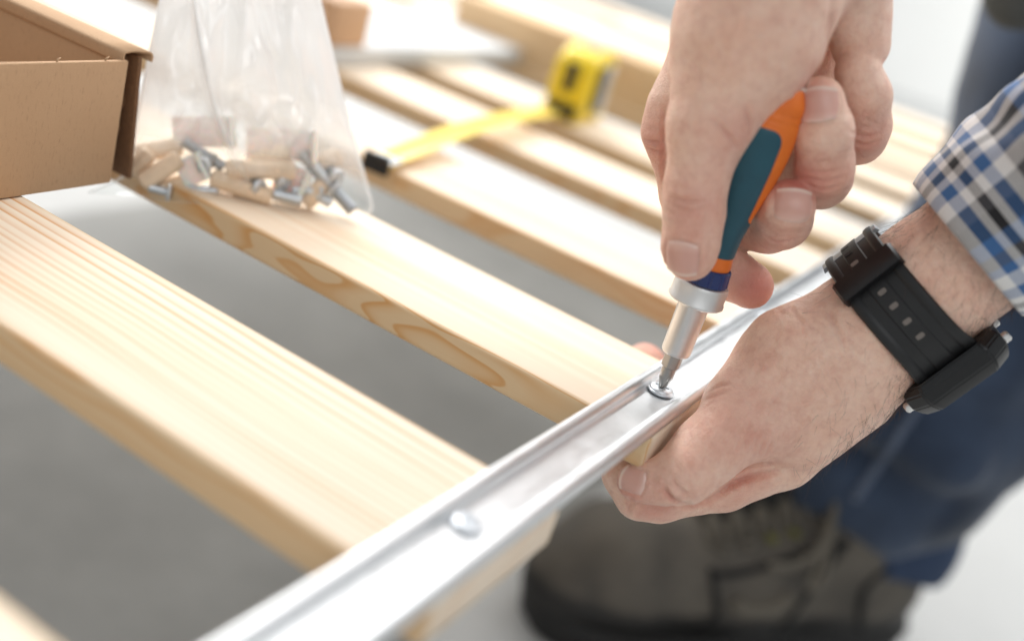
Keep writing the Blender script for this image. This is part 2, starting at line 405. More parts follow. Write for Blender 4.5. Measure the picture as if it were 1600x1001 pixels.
# ------------------------------------------------------------------ signed distance sculpting (tapered limbs blended into one skin)
class Vol:
    def __init__(s, lo, hi, h, cut=0.012):
        s.lo = np.array(lo, float); s.h = h; s.cut = cut
        n = np.ceil((np.array(hi) - s.lo) / h).astype(int) + 1
        s.n = n; s.ax = [s.lo[i] + h * np.arange(n[i]) for i in range(3)]
        s.d = np.full(tuple(n), cut, np.float32)
    def sub(s, lo, hi):
        a = np.clip(np.floor((np.array(lo) - s.lo) / s.h).astype(int), 0, s.n - 1)
        b = np.clip(np.ceil((np.array(hi) - s.lo) / s.h).astype(int) + 1, 1, s.n)
        if np.any(b <= a): return None
        sl = tuple(slice(a[i], b[i]) for i in range(3))
        return sl, np.meshgrid(*[s.ax[i][sl[i]].astype(np.float32) for i in range(3)], indexing='ij')
    def cone(s, a, b, ra, rb, k=0.003, flat=None, fs=1.0, kb=None):
        """tapered limb a-b; flat = axis along which the section is squashed by fs; k = blend, kb = blend at b"""
        a, b = np.asarray(a, float), np.asarray(b, float); R = max(ra, rb) + s.cut
        r_ = s.sub(np.minimum(a, b) - R, np.maximum(a, b) + R)
        if r_ is None: return
        sl, (X, Y, Z) = r_
        px, py, pz = X - a[0], Y - a[1], Z - a[2]; ba = b - a
        if flat is not None:
            f = nrm(flat); q = (px * f[0] + py * f[1] + pz * f[2]) * (1 / fs - 1)
            px, py, pz = px + f[0] * q, py + f[1] * q, pz + f[2] * q
            ba = ba + f * (ba @ f) * (1 / fs - 1)
        t = np.clip((px * ba[0] + py * ba[1] + pz * ba[2]) / (ba @ ba + 1e-12), 0, 1)
        d = np.sqrt((px - t * ba[0]) ** 2 + (py - t * ba[1]) ** 2 + (pz - t * ba[2]) ** 2) - (ra + (rb - ra) * t)
        if flat is not None: d = d * (0.5 + 0.5 * fs)
        kk = k if kb is None else (k + (kb - k) * t)
        s.smin(sl, d, kk)
    def smin(s, sl, d, k):
        o = s.d[sl]; h = np.clip(0.5 + 0.5 * (o - d) / k, 0, 1)
        s.d[sl] = (o + (d - o) * h) - k * h * (1 - h)
    def join(s, other, k, base=None, kfar=0.0006, reach=0.02):
        if base is None: kk = k
        else:
            X, Y, Z = np.meshgrid(*[a.astype(np.float32) for a in s.ax], indexing='ij')
            r = np.sqrt((X - base[0]) ** 2 + (Y - base[1]) ** 2 + (Z - base[2]) ** 2)
            kk = kfar + (k - kfar) * np.clip(1.3 - r / reach, 0, 1)
        s.smin((slice(None),) * 3, other.d, kk)
    def like(s):
        v = Vol.__new__(Vol); v.lo, v.h, v.cut, v.n, v.ax = s.lo, s.h, s.cut, s.n, s.ax
        v.d = np.full(tuple(s.n), s.cut, np.float32); return v
    def mesh(s, relax=2):
        D = s.d.copy(); D[0], D[-1] = s.cut, s.cut; D[:, 0], D[:, -1] = s.cut, s.cut; D[:, :, 0], D[:, :, -1] = s.cut, s.cut
        S = D < 0; nx, ny, nz = D.shape
        cnt = np.zeros((nx - 1, ny - 1, nz - 1), np.int8)
        for i in (0, 1):
            for j in (0, 1):
                for k in (0, 1): cnt += S[i:nx - 1 + i, j:ny - 1 + j, k:nz - 1 + k]
        act = (cnt > 0) & (cnt < 8); I = np.argwhere(act); idx = np.full(act.shape, -1, np.int64); idx[act] = np.arange(len(I))
        acc = np.zeros((len(I), 3)); num = np.zeros(len(I))
        for axis in range(3):
            o1, o2 = [a for a in range(3) if a != axis]
            for u in (0, 1):
                for v in (0, 1):
                    A = I.copy(); A[:, o1] += u; A[:, o2] += v; B = A.copy(); B[:, axis] += 1
                    da, db = D[tuple(A.T)], D[tuple(B.T)]; cr = (da < 0) != (db < 0)
                    t = np.where(cr, da / np.where(cr, da - db, 1), 0)
                    P = A.astype(float); P[:, axis] += t
                    acc[cr] += P[cr]; num[cr] += 1
        V = s.lo + s.h * acc / num[:, None]
        F = []
        for axis in range(3):
            o1, o2 = (axis + 1) % 3, (axis + 2) % 3
            a = np.moveaxis(S, (axis, o1, o2), (0, 1, 2)); Id = np.moveaxis(idx, (axis, o1, o2), (0, 1, 2))
            e = a[:-1] != a[1:]; e[:, 0] = False; e[:, :, 0] = False; e[:, -1] = False; e[:, :, -1] = False
            Q = np.argwhere(e); i, j, k = Q.T
            q = np.stack([Id[i, j - 1, k - 1], Id[i, j, k - 1], Id[i, j, k], Id[i, j - 1, k]], 1)
            fl = ~a[i, j, k]; q[fl] = q[fl][:, ::-1]; F.append(q)
        F = np.concatenate(F)
        for _ in range(relax):
            sm = np.zeros_like(V); c = np.zeros(len(V))
            for u, v in ((0, 1), (1, 2), (2, 3), (3, 0)):
                np.add.at(sm, F[:, u], V[F[:, v]]); np.add.at(sm, F[:, v], V[F[:, u]])
                np.add.at(c, F[:, u], 1); np.add.at(c, F[:, v], 1)
            V = V * 0.5 + 0.5 * sm / c[:, None]
        return V, F
def np_mesh(name, V, F):
    me = bpy.data.meshes.new(name)
    me.vertices.add(len(V)); me.vertices.foreach_set('co', np.asarray(V, np.float32).ravel())
    n = F.shape[1]
    me.loops.add(F.size); me.loops.foreach_set('vertex_index', F.astype(np.int32).ravel())
    me.polygons.add(len(F)); me.polygons.foreach_set('loop_start', np.arange(0, F.size, n, dtype=np.int32))
    me.update(calc_edges=True); me.validate(); return me
def vnormals(V, F):
    fn = np.cross(V[F[:, 2]] - V[F[:, 0]], V[F[:, 3]] - V[F[:, 1]]); N = np.zeros_like(V)
    for k in range(4): np.add.at(N, F[:, k], fn)
    return N / (np.linalg.norm(N, axis=1)[:, None] + 1e-20)
def rp(px, d): return px * d / FPX                # a radius measured on the photograph, at its distance

class Sculpt:
    """vertex-level work on a finished skin: creases, nail beds, flushed patches"""
    def __init__(s, V, F):
        s.V, s.F = V.copy(), F; s.N = vnormals(V, F)
        s.bvh = BVHTree.FromPolygons([tuple(v) for v in V], [tuple(f) for f in F])
        s.flush = np.zeros(len(V)); s.off = np.zeros(len(V))
    def hit(s, px, py):
        r = ray(px, py); loc, n, i, d = s.bvh.ray_cast(Vector(CAMP), Vector(r))
        if loc is None: loc, n, i, d = s.bvh.find_nearest(Vector(at(px, py, 0.37)))
        return np.array(loc), np.array(n)
    def crease(s, pts, depth=0.0005, width=0.0007, ridge=0.35, red_shade=0.10):
        pts = catmull([(x, y, 0) for x, y in pts], 10)
        P = []
        for q in pts:
            r = ray(q[0], q[1]); loc = s.bvh.ray_cast(Vector(CAMP), Vector(r))[0]
            if loc is not None: P.append(np.array(loc))
        if len(P) < 2: return
        P = np.array(P); lo, hi = P.min(0) - 0.006, P.max(0) + 0.006
        m = np.where(np.all((s.V > lo) & (s.V < hi), axis=1))[0]
        if not len(m): return
        A, B = P[:-1], P[1:]; best = np.full(len(m), 1.0); tt = np.zeros(len(m)); n = len(A)
        for i, (a, b) in enumerate(zip(A, B)):
            if np.linalg.norm(b - a) > 0.004: continue
            ab = b - a; t = np.clip(((s.V[m] - a) @ ab) / (ab @ ab + 1e-15), 0, 1)
            d = np.linalg.norm(s.V[m] - a - t[:, None] * ab, axis=1); up_ = d < best
            best[up_] = d[up_]; tt[up_] = (i + t[up_]) / n
        env = np.sin(np.pi * np.clip(tt * 0.86 + 0.07, 0, 1)) ** 0.7
        s.off[m] -= depth * env * (np.exp(-(best / width) ** 2) - ridge * np.exp(-((best - 2.2 * width) / width) ** 2))
        s.flush[m] += red_shade * env * np.exp(-(best / (width * 1.4)) ** 2)  # natural redness of folds, with some of their shade put into the colour
    def blush(s, px, py, rad, amt=0.6, d=None):
        c = s.hit(px, py)[0] if d is None else at(px, py, d)
        s.flush += amt * np.exp(-(np.linalg.norm(s.V - c, axis=1) / rad) ** 2)
    def bulge(s, px, py, rad, amt, d=None):
        c = s.hit(px, py)[0] if d is None else at(px, py, d)
        s.off += amt * np.exp(-(np.linalg.norm(s.V - c, axis=1) / rad) ** 2)
    def nail(s, px, py, dx, dy, L, Wd, tilt=0.0):
        """a nail centred on the skin point seen at (px, py), its free edge towards (dx, dy) in the photograph"""
        c, n = s.hit(px, py)
        m = np.linalg.norm(s.V - c, axis=1) < 0.003
        if m.any(): n = nrm(s.N[m].mean(0))
        tdir = CR[0] * dx + CR[1] * dy; tdir = nrm(tdir - n * (tdir @ n)); bdir = np.cross(n, tdir)
        vs, fs, uvs = [], [], []
        NU, NV = 18, 16
        for i in range(NU + 1):
            u = -1 + 2 * i / NU
            for j in range(NV + 1):
                v = -1 + 2 * j / NV
                hw = Wd * (1 - 0.10 * max(0, -u) ** 2 - 0.05 * max(0, u) ** 2)
                uu = u * (1 - 0.22 * v * v) if u < 0 else u * (1 - 0.16 * v * v)
                p = c + tdir * (L * uu) + bdir * (hw * v)
                loc = s.bvh.ray_cast(Vector(p + n * 0.006), Vector(-n), 0.02)[0]
                loc = np.array(loc) if loc is not None else p - n * 0.002 * v * v
                r = max(abs(u), abs(v))
                lift = 0.00032 - 0.00045 * max(0, (r - 0.86) / 0.14)
                if u > 0.85: lift = 0.00045
                vs.append(loc + n * lift + tdir * (0.0004 if u > 0.9 else 0)); uvs.append((u, v))
        for i in range(NU):
            for j in range(NV):
                a = i * (NV + 1) + j; fs.append((a, a + NV + 1, a + NV + 2, a + 1))
        # groove and fold around it
        q = s.V - c; un, vn, wn = q @ tdir / L, q @ bdir / Wd, q @ n
        near = (np.abs(wn) < 0.007) & (np.abs(un) < 2) & (np.abs(vn) < 1.6)
        r = np.maximum(np.abs(un) / (1 - 0.18 * np.clip(vn, -1, 1) ** 2), np.abs(vn))
        back = un < 0.75
        s.off += np.where(near & back, -0.00035 * np.exp(-((r - 1.03) / 0.07) ** 2) + 0.00028 * np.exp(-((r - 1.24) / 0.12) ** 2), 0)
        s.off += np.where(near & (r < 1.0), -0.00012, 0)
        return vs, fs, uvs
    def done(s):
        from mathutils import noise as mn
        nz = np.array([mn.noise(Vector(p * 95)) * .00030 + mn.noise(Vector(p * 240)) * .00014 for p in s.V])
        s.off += nz
        return s.V + s.N * s.off[:, None]

def skin_mat():
    t = NT('skin'); o = t.obj()
    fa = t.n('Attribute', attribute_name='flush').outputs['Fac']
    m1 = t.noise(o, 90, 5, 0.65); m2 = t.noise(o, 420, 3); m3 = t.noise(o, 28, 3)
    c = t.mix(m3, srgb(250, 218, 197), srgb(243, 203, 180))
    c = t.mix(t.math('MULTIPLY', t.ramp(m1, [(0.35, 0.0), (0.68, 1.0)]), 0.52), c, srgb(230, 174, 148))
    m4 = t.noise(o, 170, 4, 0.7)
    c = t.mix(t.math('MULTIPLY', t.ramp(m4, [(0.48, 0.0), (0.72, 1.0)]), 0.35), c, srgb(206, 140, 122))
    c = t.mix(t.math('MULTIPLY', t.ramp(m2, [(0.45, 0.0), (0.75, 1.0)]), 0.22), c, srgb(200, 142, 122))
    c = t.mix(t.math('MULTIPLY', fa, 1.0), c, srgb(206, 122, 108))
    v = t.n('TexVoronoi', {'Vector': t.mapped(o, (1, 1, 1)), 'Scale': 720.0}, feature='DISTANCE_TO_EDGE').outputs['Distance']
    v2 = t.n('TexVoronoi', {'Vector': t.mapped(o, (1.0, 1.6, 0.7)), 'Scale': 1250.0}, feature='DISTANCE_TO_EDGE').outputs['Distance']
    h = t.math('ADD', t.math('MULTIPLY', t.ramp(v, [(0, 0), (0.12, 1)]), 0.6), t.math('MULTIPLY', t.ramp(v2, [(0, 0), (0.15, 1)]), 0.4))
    h = t.math('ADD', h, t.math('MULTIPLY', m2, 1.1))
    t.p(Base_Color=c, Roughness=t.math('MULTIPLY_ADD', m1, 0.2, 0.38), Subsurface_Weight=0.25, Subsurface_Radius=(1.0, 0.35, 0.2), Subsurface_Scale=0.003,
        Specular_IOR_Level=0.42, Normal=t.bump(h, 0.55, 0.0005))
    return t.m
SKIN = skin_mat()
def nail_mat():
    t = NT('fingernail'); uv = t.n('Attribute', attribute_name='nail').outputs['Vector']; s = t.n('SeparateXYZ', {0: uv})
    e = t.ramp(t.math('MULTIPLY_ADD', s.outputs[0], 0.5, 0.5), [(0.0, (0.80, 0.56, 0.48)), (0.10, (0.72, 0.45, 0.37)), (0.30, (0.66, 0.37, 0.30)), (0.90, (0.66, 0.38, 0.31)), (0.96, (0.76, 0.56, 0.47)), (1.0, (0.78, 0.60, 0.51))])
    rid = t.noise(t.mapped(uv, (0.6, 9, 1)), 1.0, 2)
    t.p(Base_Color=e, Roughness=0.30, Specular_IOR_Level=0.5, Subsurface_Weight=0.2, Subsurface_Radius=(1, .35, .2), Subsurface_Scale=0.001, Normal=t.bump(rid, 0.12, 0.0002))
    return t.m
NAILM = nail_mat()

HV = 0.0009
# ---- the person: right hand
def J(px, py, d): return at(px, py, d)
def chain(vol, pts, k=0.0025, flat=None, fs=1):
    """pts: (px, py, depth, radius px) joints of one finger"""
    for (a, b) in zip(pts[:-1], pts[1:]):
        vol.cone(J(*a[:3]), J(*b[:3]), rp(a[3], a[2]), rp(b[3], b[2]), k, flat, fs)

def right_hand():
    allp = [J(x, y, d) for x, y, d in ((990, -260, .36), (1420, -260, .40), (990, 520, .36), (1420, 520, .42), (1300, 200, .33), (1200, 450, .40))]
    lo, hi = np.min(allp, 0) - 0.012, np.max(allp, 0) + 0.012
    v = Vol(lo, hi, HV)
    K = 0.009
    # wrist and forearm going up out of the picture
    v.cone(J(1200, -330, .335), J(1196, -80, .345), rp(125, .34), rp(112, .345), K)
    v.cone(J(1300, -330, .345), J(1310, -60, .355), rp(110, .345), rp(85, .355), K)
    # heel of the palm: ball of the thumb and little-finger side
    v.cone(J(1200, -60, .346), J(1165, 60, .350), rp(116, .345), rp(110, .35), K)
    v.cone(J(1165, 60, .350), J(1116, 180, .353), rp(110, .35), rp(68, .353), K)
    v.cone(J(1222, 0, .347), J(1182, 92, .350), rp(80, .345), rp(52, .35), K)
    v.cone(J(1322, -60, .360), J(1345, 70, .365), rp(74, .36), rp(46, .365), K * 0.55)
    # back of the hand behind it, carrying the knuckles
    v.cone(J(1180, -30, .368), J(1062, 165, .375), rp(95, .365), rp(46, .375), K)
    v.cone(J(1220, -30, .385), J(1130, 150, .402), rp(90, .38), rp(48, .40), K)
    v.cone(J(1270, -30, .39), J(1200, 140, .415), rp(85, .385), rp(46, .41), K)
    v.cone(J(1310, -20, .385), J(1270, 120, .415), rp(75, .38), rp(42, .41), K)
    # thumb
    th = v.like()
    chain(th, [(1160, 70, .350, 100), (1106, 200, .353, 62), (1086, 300, .357, 46), (1084, 335, .359, 45), (1079, 385, .362, 42), (1079, 402, .3625, 36)], 0.004)
    v.join(th, 0.005, J(1140, 140, .35), 0.0010, 0.03)
    # index, reaching round behind the collar
    f = v.like()
    chain(f, [(1062, 165, .375, 46), (1052, 205, .378, 47), (1075, 300, .384, 42), (1090, 380, .391, 40), (1140, 428, .399, 38), (1172, 446, .396, 37)], 0.003)
    v.join(f, 0.007, J(1062, 170, .376), 0.0006, 0.02)
    f = v.like()   # middle
    chain(f, [(1130, 150, .402, 48), (1110, 260, .412, 44), (1135, 345, .408, 42), (1200, 350, .390, 44), (1222, 343, .376, 45), (1231, 322, .366, 42)], 0.003)
    v.join(f, 0.007, J(1130, 150, .402), 0.0006, 0.02)
    f = v.like()   # ring
    chain(f, [(1200, 140, .415, 46), (1225, 240, .410, 46), (1222, 262, .396, 44), (1256, 278, .385, 45), (1282, 278, .376, 46), (1288, 262, .366, 45), (1286, 205, .357, 44), (1280, 160, .356, 40)], 0.003)
    v.join(f, 0.007, J(1200, 140, .415), 0.0006, 0.02)
    f = v.like()   # little
    chain(f, [(1270, 120, .415, 42), (1310, 190, .405, 42), (1340, 212, .384, 43), (1348, 198, .375, 42), (1348, 150, .366, 41), (1340, 112, .363, 36)], 0.003)
    v.join(f, 0.006, J(1270, 120, .415), 0.0006, 0.02)
    return Sculpt(*v.mesh(2))

def left_hand():
    allp = [J(x, y, d) for x, y, d in ((925, 520, .36), (925, 840, .40), (1850, 120, .33), (1750, 500, .40), (1000, 540, .49), (1250, 800, .44), (1150, 700, .36))]
    lo, hi = np.min(allp, 0) - 0.012, np.max(allp, 0) + 0.012
    v = Vol(lo, hi, HV)
    K = 0.009
    fl = CR[2]
    # forearm
    v.cone(J(1760, 235, .350), J(1600, 335, .367), rp(130, .35), rp(112, .367), K)
    v.cone(J(1600, 335, .367), J(1450, 445, .380), rp(112, .367), rp(96, .38), K)
    v.cone(J(1450, 445, .380), J(1350, 525, .389), rp(96, .38), rp(92, .389), K)
    # hand mass: ball of the thumb in front, palm and index side behind
    v.cone(J(1350, 525, .389), J(1248, 578, .390), rp(92, .389), rp(94, .39), K)
    v.cone(J(1248, 578, .390), J(1172, 640, .386), rp(94, .39), rp(72, .386), K)
    v.cone(J(1330, 580, .392), J(1245, 665, .393), rp(84, .39), rp(72, .393), K)
    v.cone(J(1265, 575, .402), J(1190, 625, .410), rp(85, .40), rp(62, .41), K)
    # thumb, folded under the end of the slat
    th = v.like()
    chain(th, [(1248, 590, .388, 88), (1170, 646, .384, 68), (1104, 704, .377, 52), (1070, 738, .3725, 46), (1036, 752, .3725, 34), (1000, 753, .374, 27), (990, 751, .3745, 25)], 0.004)
    v.join(th, 0.008, J(1210, 620, .386), 0.0010, 0.028)
    # index, underneath and curling up behind the rail
    f = v.like()
    chain(f, [(1325, 610, .400, 70), (1222, 706, .401, 56), (1130, 752, .398, 45), (1030, 774, .393, 40), (1000, 770, .391, 40), (975, 742, .391, 32), (968, 705, .394, 30)], 0.003)
    v.join(f, 0.008, J(1310, 620, .40), 0.0006, 0.028)
    f = v.like()   # middle finger, under the slat and up its far side
    chain(f, [(1250, 600, .415, 52), (1170, 690, .434, 46), (1065, 680, .455, 40), (1020, 610, .468, 38), (1007, 570, .471, 34)], 0.004)
    v.join(f, 0.008, J(1250, 620, .415), 0.001, 0.024)
    return Sculpt(*v.mesh(2))

def body_mesh():
    nails = []
    R = right_hand()
    nails.append(R.nail(1063, 405, -0.25, 1.0, 0.0060, 0.0056))
    nails.append(R.nail(1243, 322, 0.1, -1.0, 0.0055, 0.0062))
    nails.append(R.nail(1278, 164, -0.02, -1.0, 0.0056, 0.0062))
    for c in (((1046, 318), (1062, 326), (1085, 330), (1108, 324)), ((1046, 332), (1066, 336), (1092, 337)), ((1048, 309), (1070, 313), (1095, 312)),
              ((1038, 168), (1036, 215), (1036, 260), (1038, 300)), ((1012, 230), (1022, 236), (1034, 236)), ((1010, 218), (1022, 222), (1032, 220)),
              ((1152, 232), (1140, 215), (1118, 190)), ((1165, 228), (1172, 200), (1165, 170))):
        R.crease(c, 0.00085, 0.00075)
    R.crease(((1302, -30), (1300, 20), (1296, 60), (1283, 108)), 0.0012, 0.0018, 0.1)
    for c in (((1250, 262), (1285, 270), (1322, 262)), ((1256, 276), (1288, 284), (1318, 277)), ((1262, 288), (1290, 296), (1312, 291)),
              ((1325, 205), (1350, 214), (1376, 208)), ((1328, 218), (1352, 226), (1372, 221)), ((1195, 368), (1215, 378), (1250, 372))):
        R.crease(c, 0.0006, 0.0007)
    for x, y, r, a in ((1060, 415, .010, .35), (1240, 290, .008, .55), (1262, 128, .008, .35), (1185, 452, .012, .65), (1290, 290, .012, .25), (1350, 225, .012, .3), (1215, 380, .010, .3), (1085, 330, .011, .3), (1022, 230, .012, .35), (1150, 215, .012, .25)):
        R.blush(x, y, r, a * 1.35)
    for v_ in (((1120, 40), (1110, 90), (1085, 140), (1072, 180)), ((1230, -10), (1200, 40), (1150, 90)), ((1170, 0), (1150, 50), (1140, 110))):
        R.crease(v_, -0.00045, 0.0018, 0.0, 0.0)
    rs = random.Random(5)
    def strokes(S, cx, cy, ang, wx, wy, n, ln, dep):
        ca, sa = math.cos(ang), math.sin(ang)
        for _ in range(n):
            x0, y0 = cx + rs.gauss(0, wx), cy + rs.gauss(0, wy); l = ln * rs.uniform(.5, 1.2); a = ang + rs.gauss(0, .22)
            ca, sa = math.cos(a), math.sin(a); bow = rs.uniform(-.15, .15) * l
            S.crease(((x0 - ca * l / 2, y0 - sa * l / 2), (x0 - sa * bow, y0 + ca * bow), (x0 + ca * l / 2, y0 + sa * l / 2)), dep * rs.uniform(.45, 1.0), 0.00065, .3, 0.0)
    strokes(R, 1070, 322, 0.05, 14, 14, 14, 40, .00028); strokes(R, 1075, 370, 0.1, 14, 20, 8, 26, .00018)
    strokes(R, 1025, 225, 0.2, 8, 22, 9, 22, .00025); strokes(R, 1288, 268, -0.05, 16, 22, 16, 36, .00028); strokes(R, 1352, 205, 0.1, 14, 22, 14, 32, .00028)
    strokes(R, 1290, 200, 0.0, 14, 14, 7, 22, .0002); strokes(R, 1222, 372, 0.2, 20, 8, 8, 30, .00025); strokes(R, 1125, 160, 0.9, 35, 45, 22, 40, .00022)
    strokes(R, 1190, 60, 1.2, 50, 50, 22, 50, .0002)
    L = left_hand()
    strokes(L, 1120, 640, 2.4, 26, 26, 18, 40, .00028); strokes(L, 1060, 765, 0.9, 16, 16, 16, 28, .00030); strokes(L, 1195, 640, 1.9, 40, 60, 34, 55, .00024)
    strokes(L, 1290, 560, 1.1, 40, 60, 30, 70, .00022); strokes(L, 1190, 755, -0.35, 35, 12, 12, 40, .00024); strokes(L, 1030, 795, 0.3, 24, 8, 8, 24, .00022); strokes(L, 1240, 500, 0.7, 40, 25, 18, 45, .00022)
    nails.append(L.nail(988, 750, -0.9, -0.3, 0.0046, 0.0042))
    L.crease(((1215, 737), (1190, 742), (1165, 748), (1145, 758), (1125, 772)), 0.0011, 0.0011, 0.2)
    for c in (
              ((1296, 480), (1306, 510), (1322, 545)), ((1235, 480), (1250, 500), (1268, 512)),
              ((1040, 765), (1055, 780), (1078, 785)), ((1036, 755), (1044, 772), (1062, 785)), ((1052, 745), (1062, 762), (1080, 772)),
              ((988, 772), (984, 788), (978, 800)), ((1110, 610), (1125, 602), (1142, 600)), ((1105, 622), (1122, 616), (1138, 612))):
        L.crease(c, 0.00065, 0.0008)
    for c in (((1175, 705), (1182, 690), (1190, 672)), ((1184, 712), (1192, 695), (1199, 680)), ((1192, 716), (1201, 700), (1206, 688)), ((1170, 692), (1176, 680), (1181, 668)), ((1160, 700), (1168, 684), (1172, 670))):
        L.crease(c, 0.00040, 0.0008)
    for x, y, r, a in ((1030, 795, .009, .5), (1060, 765, .012, .15), (980, 770, .010, .5), (1017, 548, .010, .8), (1130, 640, .018, .25), (1200, 700, .014, .2), (1160, 760, .014, .25)):
        L.blush(x, y, r, a, d=.472 if y == 548 else None)
    L.crease(((1212, 736), (1190, 740), (1165, 748), (1143, 757), (1111, 779), (1080, 788), (1050, 781), (1033, 762)), 0.0014, 0.0011, 0.1, 0.22)  # fold under the thumb; part of its shade is coloured in
    for v_ in (((1430, 575), (1370, 590), (1310, 625), (1262, 660), (1235, 690)), ((1330, 540), (1280, 555), (1232, 590), (1205, 625)), ((1300, 620), (1262, 628), (1220, 655)), ((1520, 430), (1470, 470), (1440, 500))):
        L.crease(v_, -0.00055, 0.0017, 0.0, 0.0)
    for px, py, r, a in ((1225, 540, .006, .0005), (1185, 600, .007, .0006), (1150, 650, .009, .0008), (1062, 760, .007, .0006)):
        L.bulge(px, py, r, a)
    VR, VL = R.done(), L.done()
    V = np.concatenate([VR, VL]); F = np.concatenate([R.F, L.F + len(VR)])
    me = np_mesh('body', V, F)
    at_ = me.attributes.new('flush', 'FLOAT', 'POINT'); at_.data.foreach_set('value', np.clip(np.concatenate([R.flush, L.flush]), 0, 1).astype(np.float32))
    return me, nails, R, L

person = empty('person', (0.1, 0.45, FZ), label='person in plaid shirt, jeans and work boot fastening a slat with both hands', cat='person')
def P_(o): local(o, (0, 0, 0)); return o
me, nails, RH, LH = body_mesh()
body = P_(link('body', me, SKIN, person))
for vs, fs, uv in nails:
    o = pydata('fingernail', vs, fs, NAILM, body)
    a_ = o.data.attributes.new('nail', 'FLOAT_VECTOR', 'POINT'); a_.data.foreach_set('vector', np.array([(u, v, 0) for u, v in uv], np.float32).ravel())

# fine hair on the left wrist and forearm
def hairs():
    vs, fs = [], []
    rnd = np.random.default_rng(3); Vv, Nn = LH.V, LH.N
    ax = nrm(J(1240, 575, .39) - J(1600, 335, .367))
    dors = nrm(CR[0] * 0.55 + CR[1] * 0.84)
    pxy = np.stack([(Vv - CAMP) @ CR[0], (Vv - CAMP) @ CR[1]], 1) / ((Vv - CAMP) @ CR[2])[:, None] * FPX + (800, 500.5)
    wgt = np.clip((pxy[:, 0] - 1225) / 150, 0, 1) * (0.05 + np.clip(Nn @ dors, 0, 1) ** 2 + 0.5 * (pxy[:, 0] > 1390)) * (pxy[:, 0] < 1640)
    pick = rnd.choice(len(Vv), 2300, p=wgt / wgt.sum())
    for i in pick:
        p = Vv[i]; n = Nn[i]; L = rnd.uniform(0.004, 0.0095)
        d = nrm(ax * rnd.uniform(0.1, 0.9) + dors * rnd.uniform(0.2, 1.0) + rnd.normal(0, 0.35, 3)); d = nrm(d - n * (d @ n) * 0.9 + n * rnd.uniform(0.15, 0.45))
        bend = nrm(np.cross(n, d)) * rnd.normal(0, 0.25) - n * 0.35
        base = len(vs); side = nrm(np.cross(d, CR[2])); 
        for k in range(4):
            t = k / 3; q = p + d * L * t + bend * L * t * t * 0.5; w = 0.000034 * (1 - 0.8 * t)
            vs += [q + side * w, q - side * w * 0.5 + n * w, q - side * w * 0.5 - n * w]
        for k in range(3):
            for j in range(3): a = base + k * 3; fs.append((a + j, a + (j + 1) % 3, a + 3 + (j + 1) % 3, a + 3 + j))
    o = pydata('arm_hair', vs, fs, plain('hair', srgb(80, 56, 42), 0.5), body); o['kind'] = 'stuff'
hairs()

# ---- shirt sleeve: a loose plaid tube round the forearm with a turned hem
def plaid_mat():
    t = NT('plaid_cotton'); uv = t.n('UVMap').outputs[0]; s = t.n('SeparateXYZ', {0: uv})
    wh, bl, bk_, gr = srgb(234, 233, 231), srgb(58, 104, 158), srgb(8, 8, 12), srgb(80, 80, 84)
    seq = [(wh, 5), (bl, 4.5), (wh, 3), (bk_, 3.5), (wh, 3), (bl, 4.5), (wh, 5), (gr, 5), (bk_, 6), (bl, 5), (gr, 4), (bl, 3)]
    tot = sum(x[1] for x in seq); st, acc = [], 0
    for c, w in seq: st.append((acc / tot, c)); acc += w
    fx = t.math('FRACT', t.math('MULTIPLY', s.outputs[0], 1000 / tot)); fy = t.math('FRACT', t.math('MULTIPLY', s.outputs[1], 1000 / tot))
    cx, cy = t.ramp(fx, st, 'CONSTANT'), t.ramp(fy, st, 'CONSTANT')
    tw = t.math('FRACT', t.math('MULTIPLY', t.math('ADD', s.outputs[0], s.outputs[1]), 1600.0))
    c = t.mix(t.math('MULTIPLY_ADD', t.math('GREATER_THAN', tw, 0.5), 0.3, 0.35), cx, cy)
    nz = t.noise(t.obj(), 1500, 3)
    c = t.mix(t.math('MULTIPLY', nz, 0.16), c, srgb(130, 130, 135))
    t.p(Base_Color=c, Roughness=0.9, Sheen_Weight=0.25, Specular_IOR_Level=0.2, Normal=t.bump(t.math('ADD', tw, nz), 0.25, 0.0002))
    return t.m
PLAID = plaid_mat()
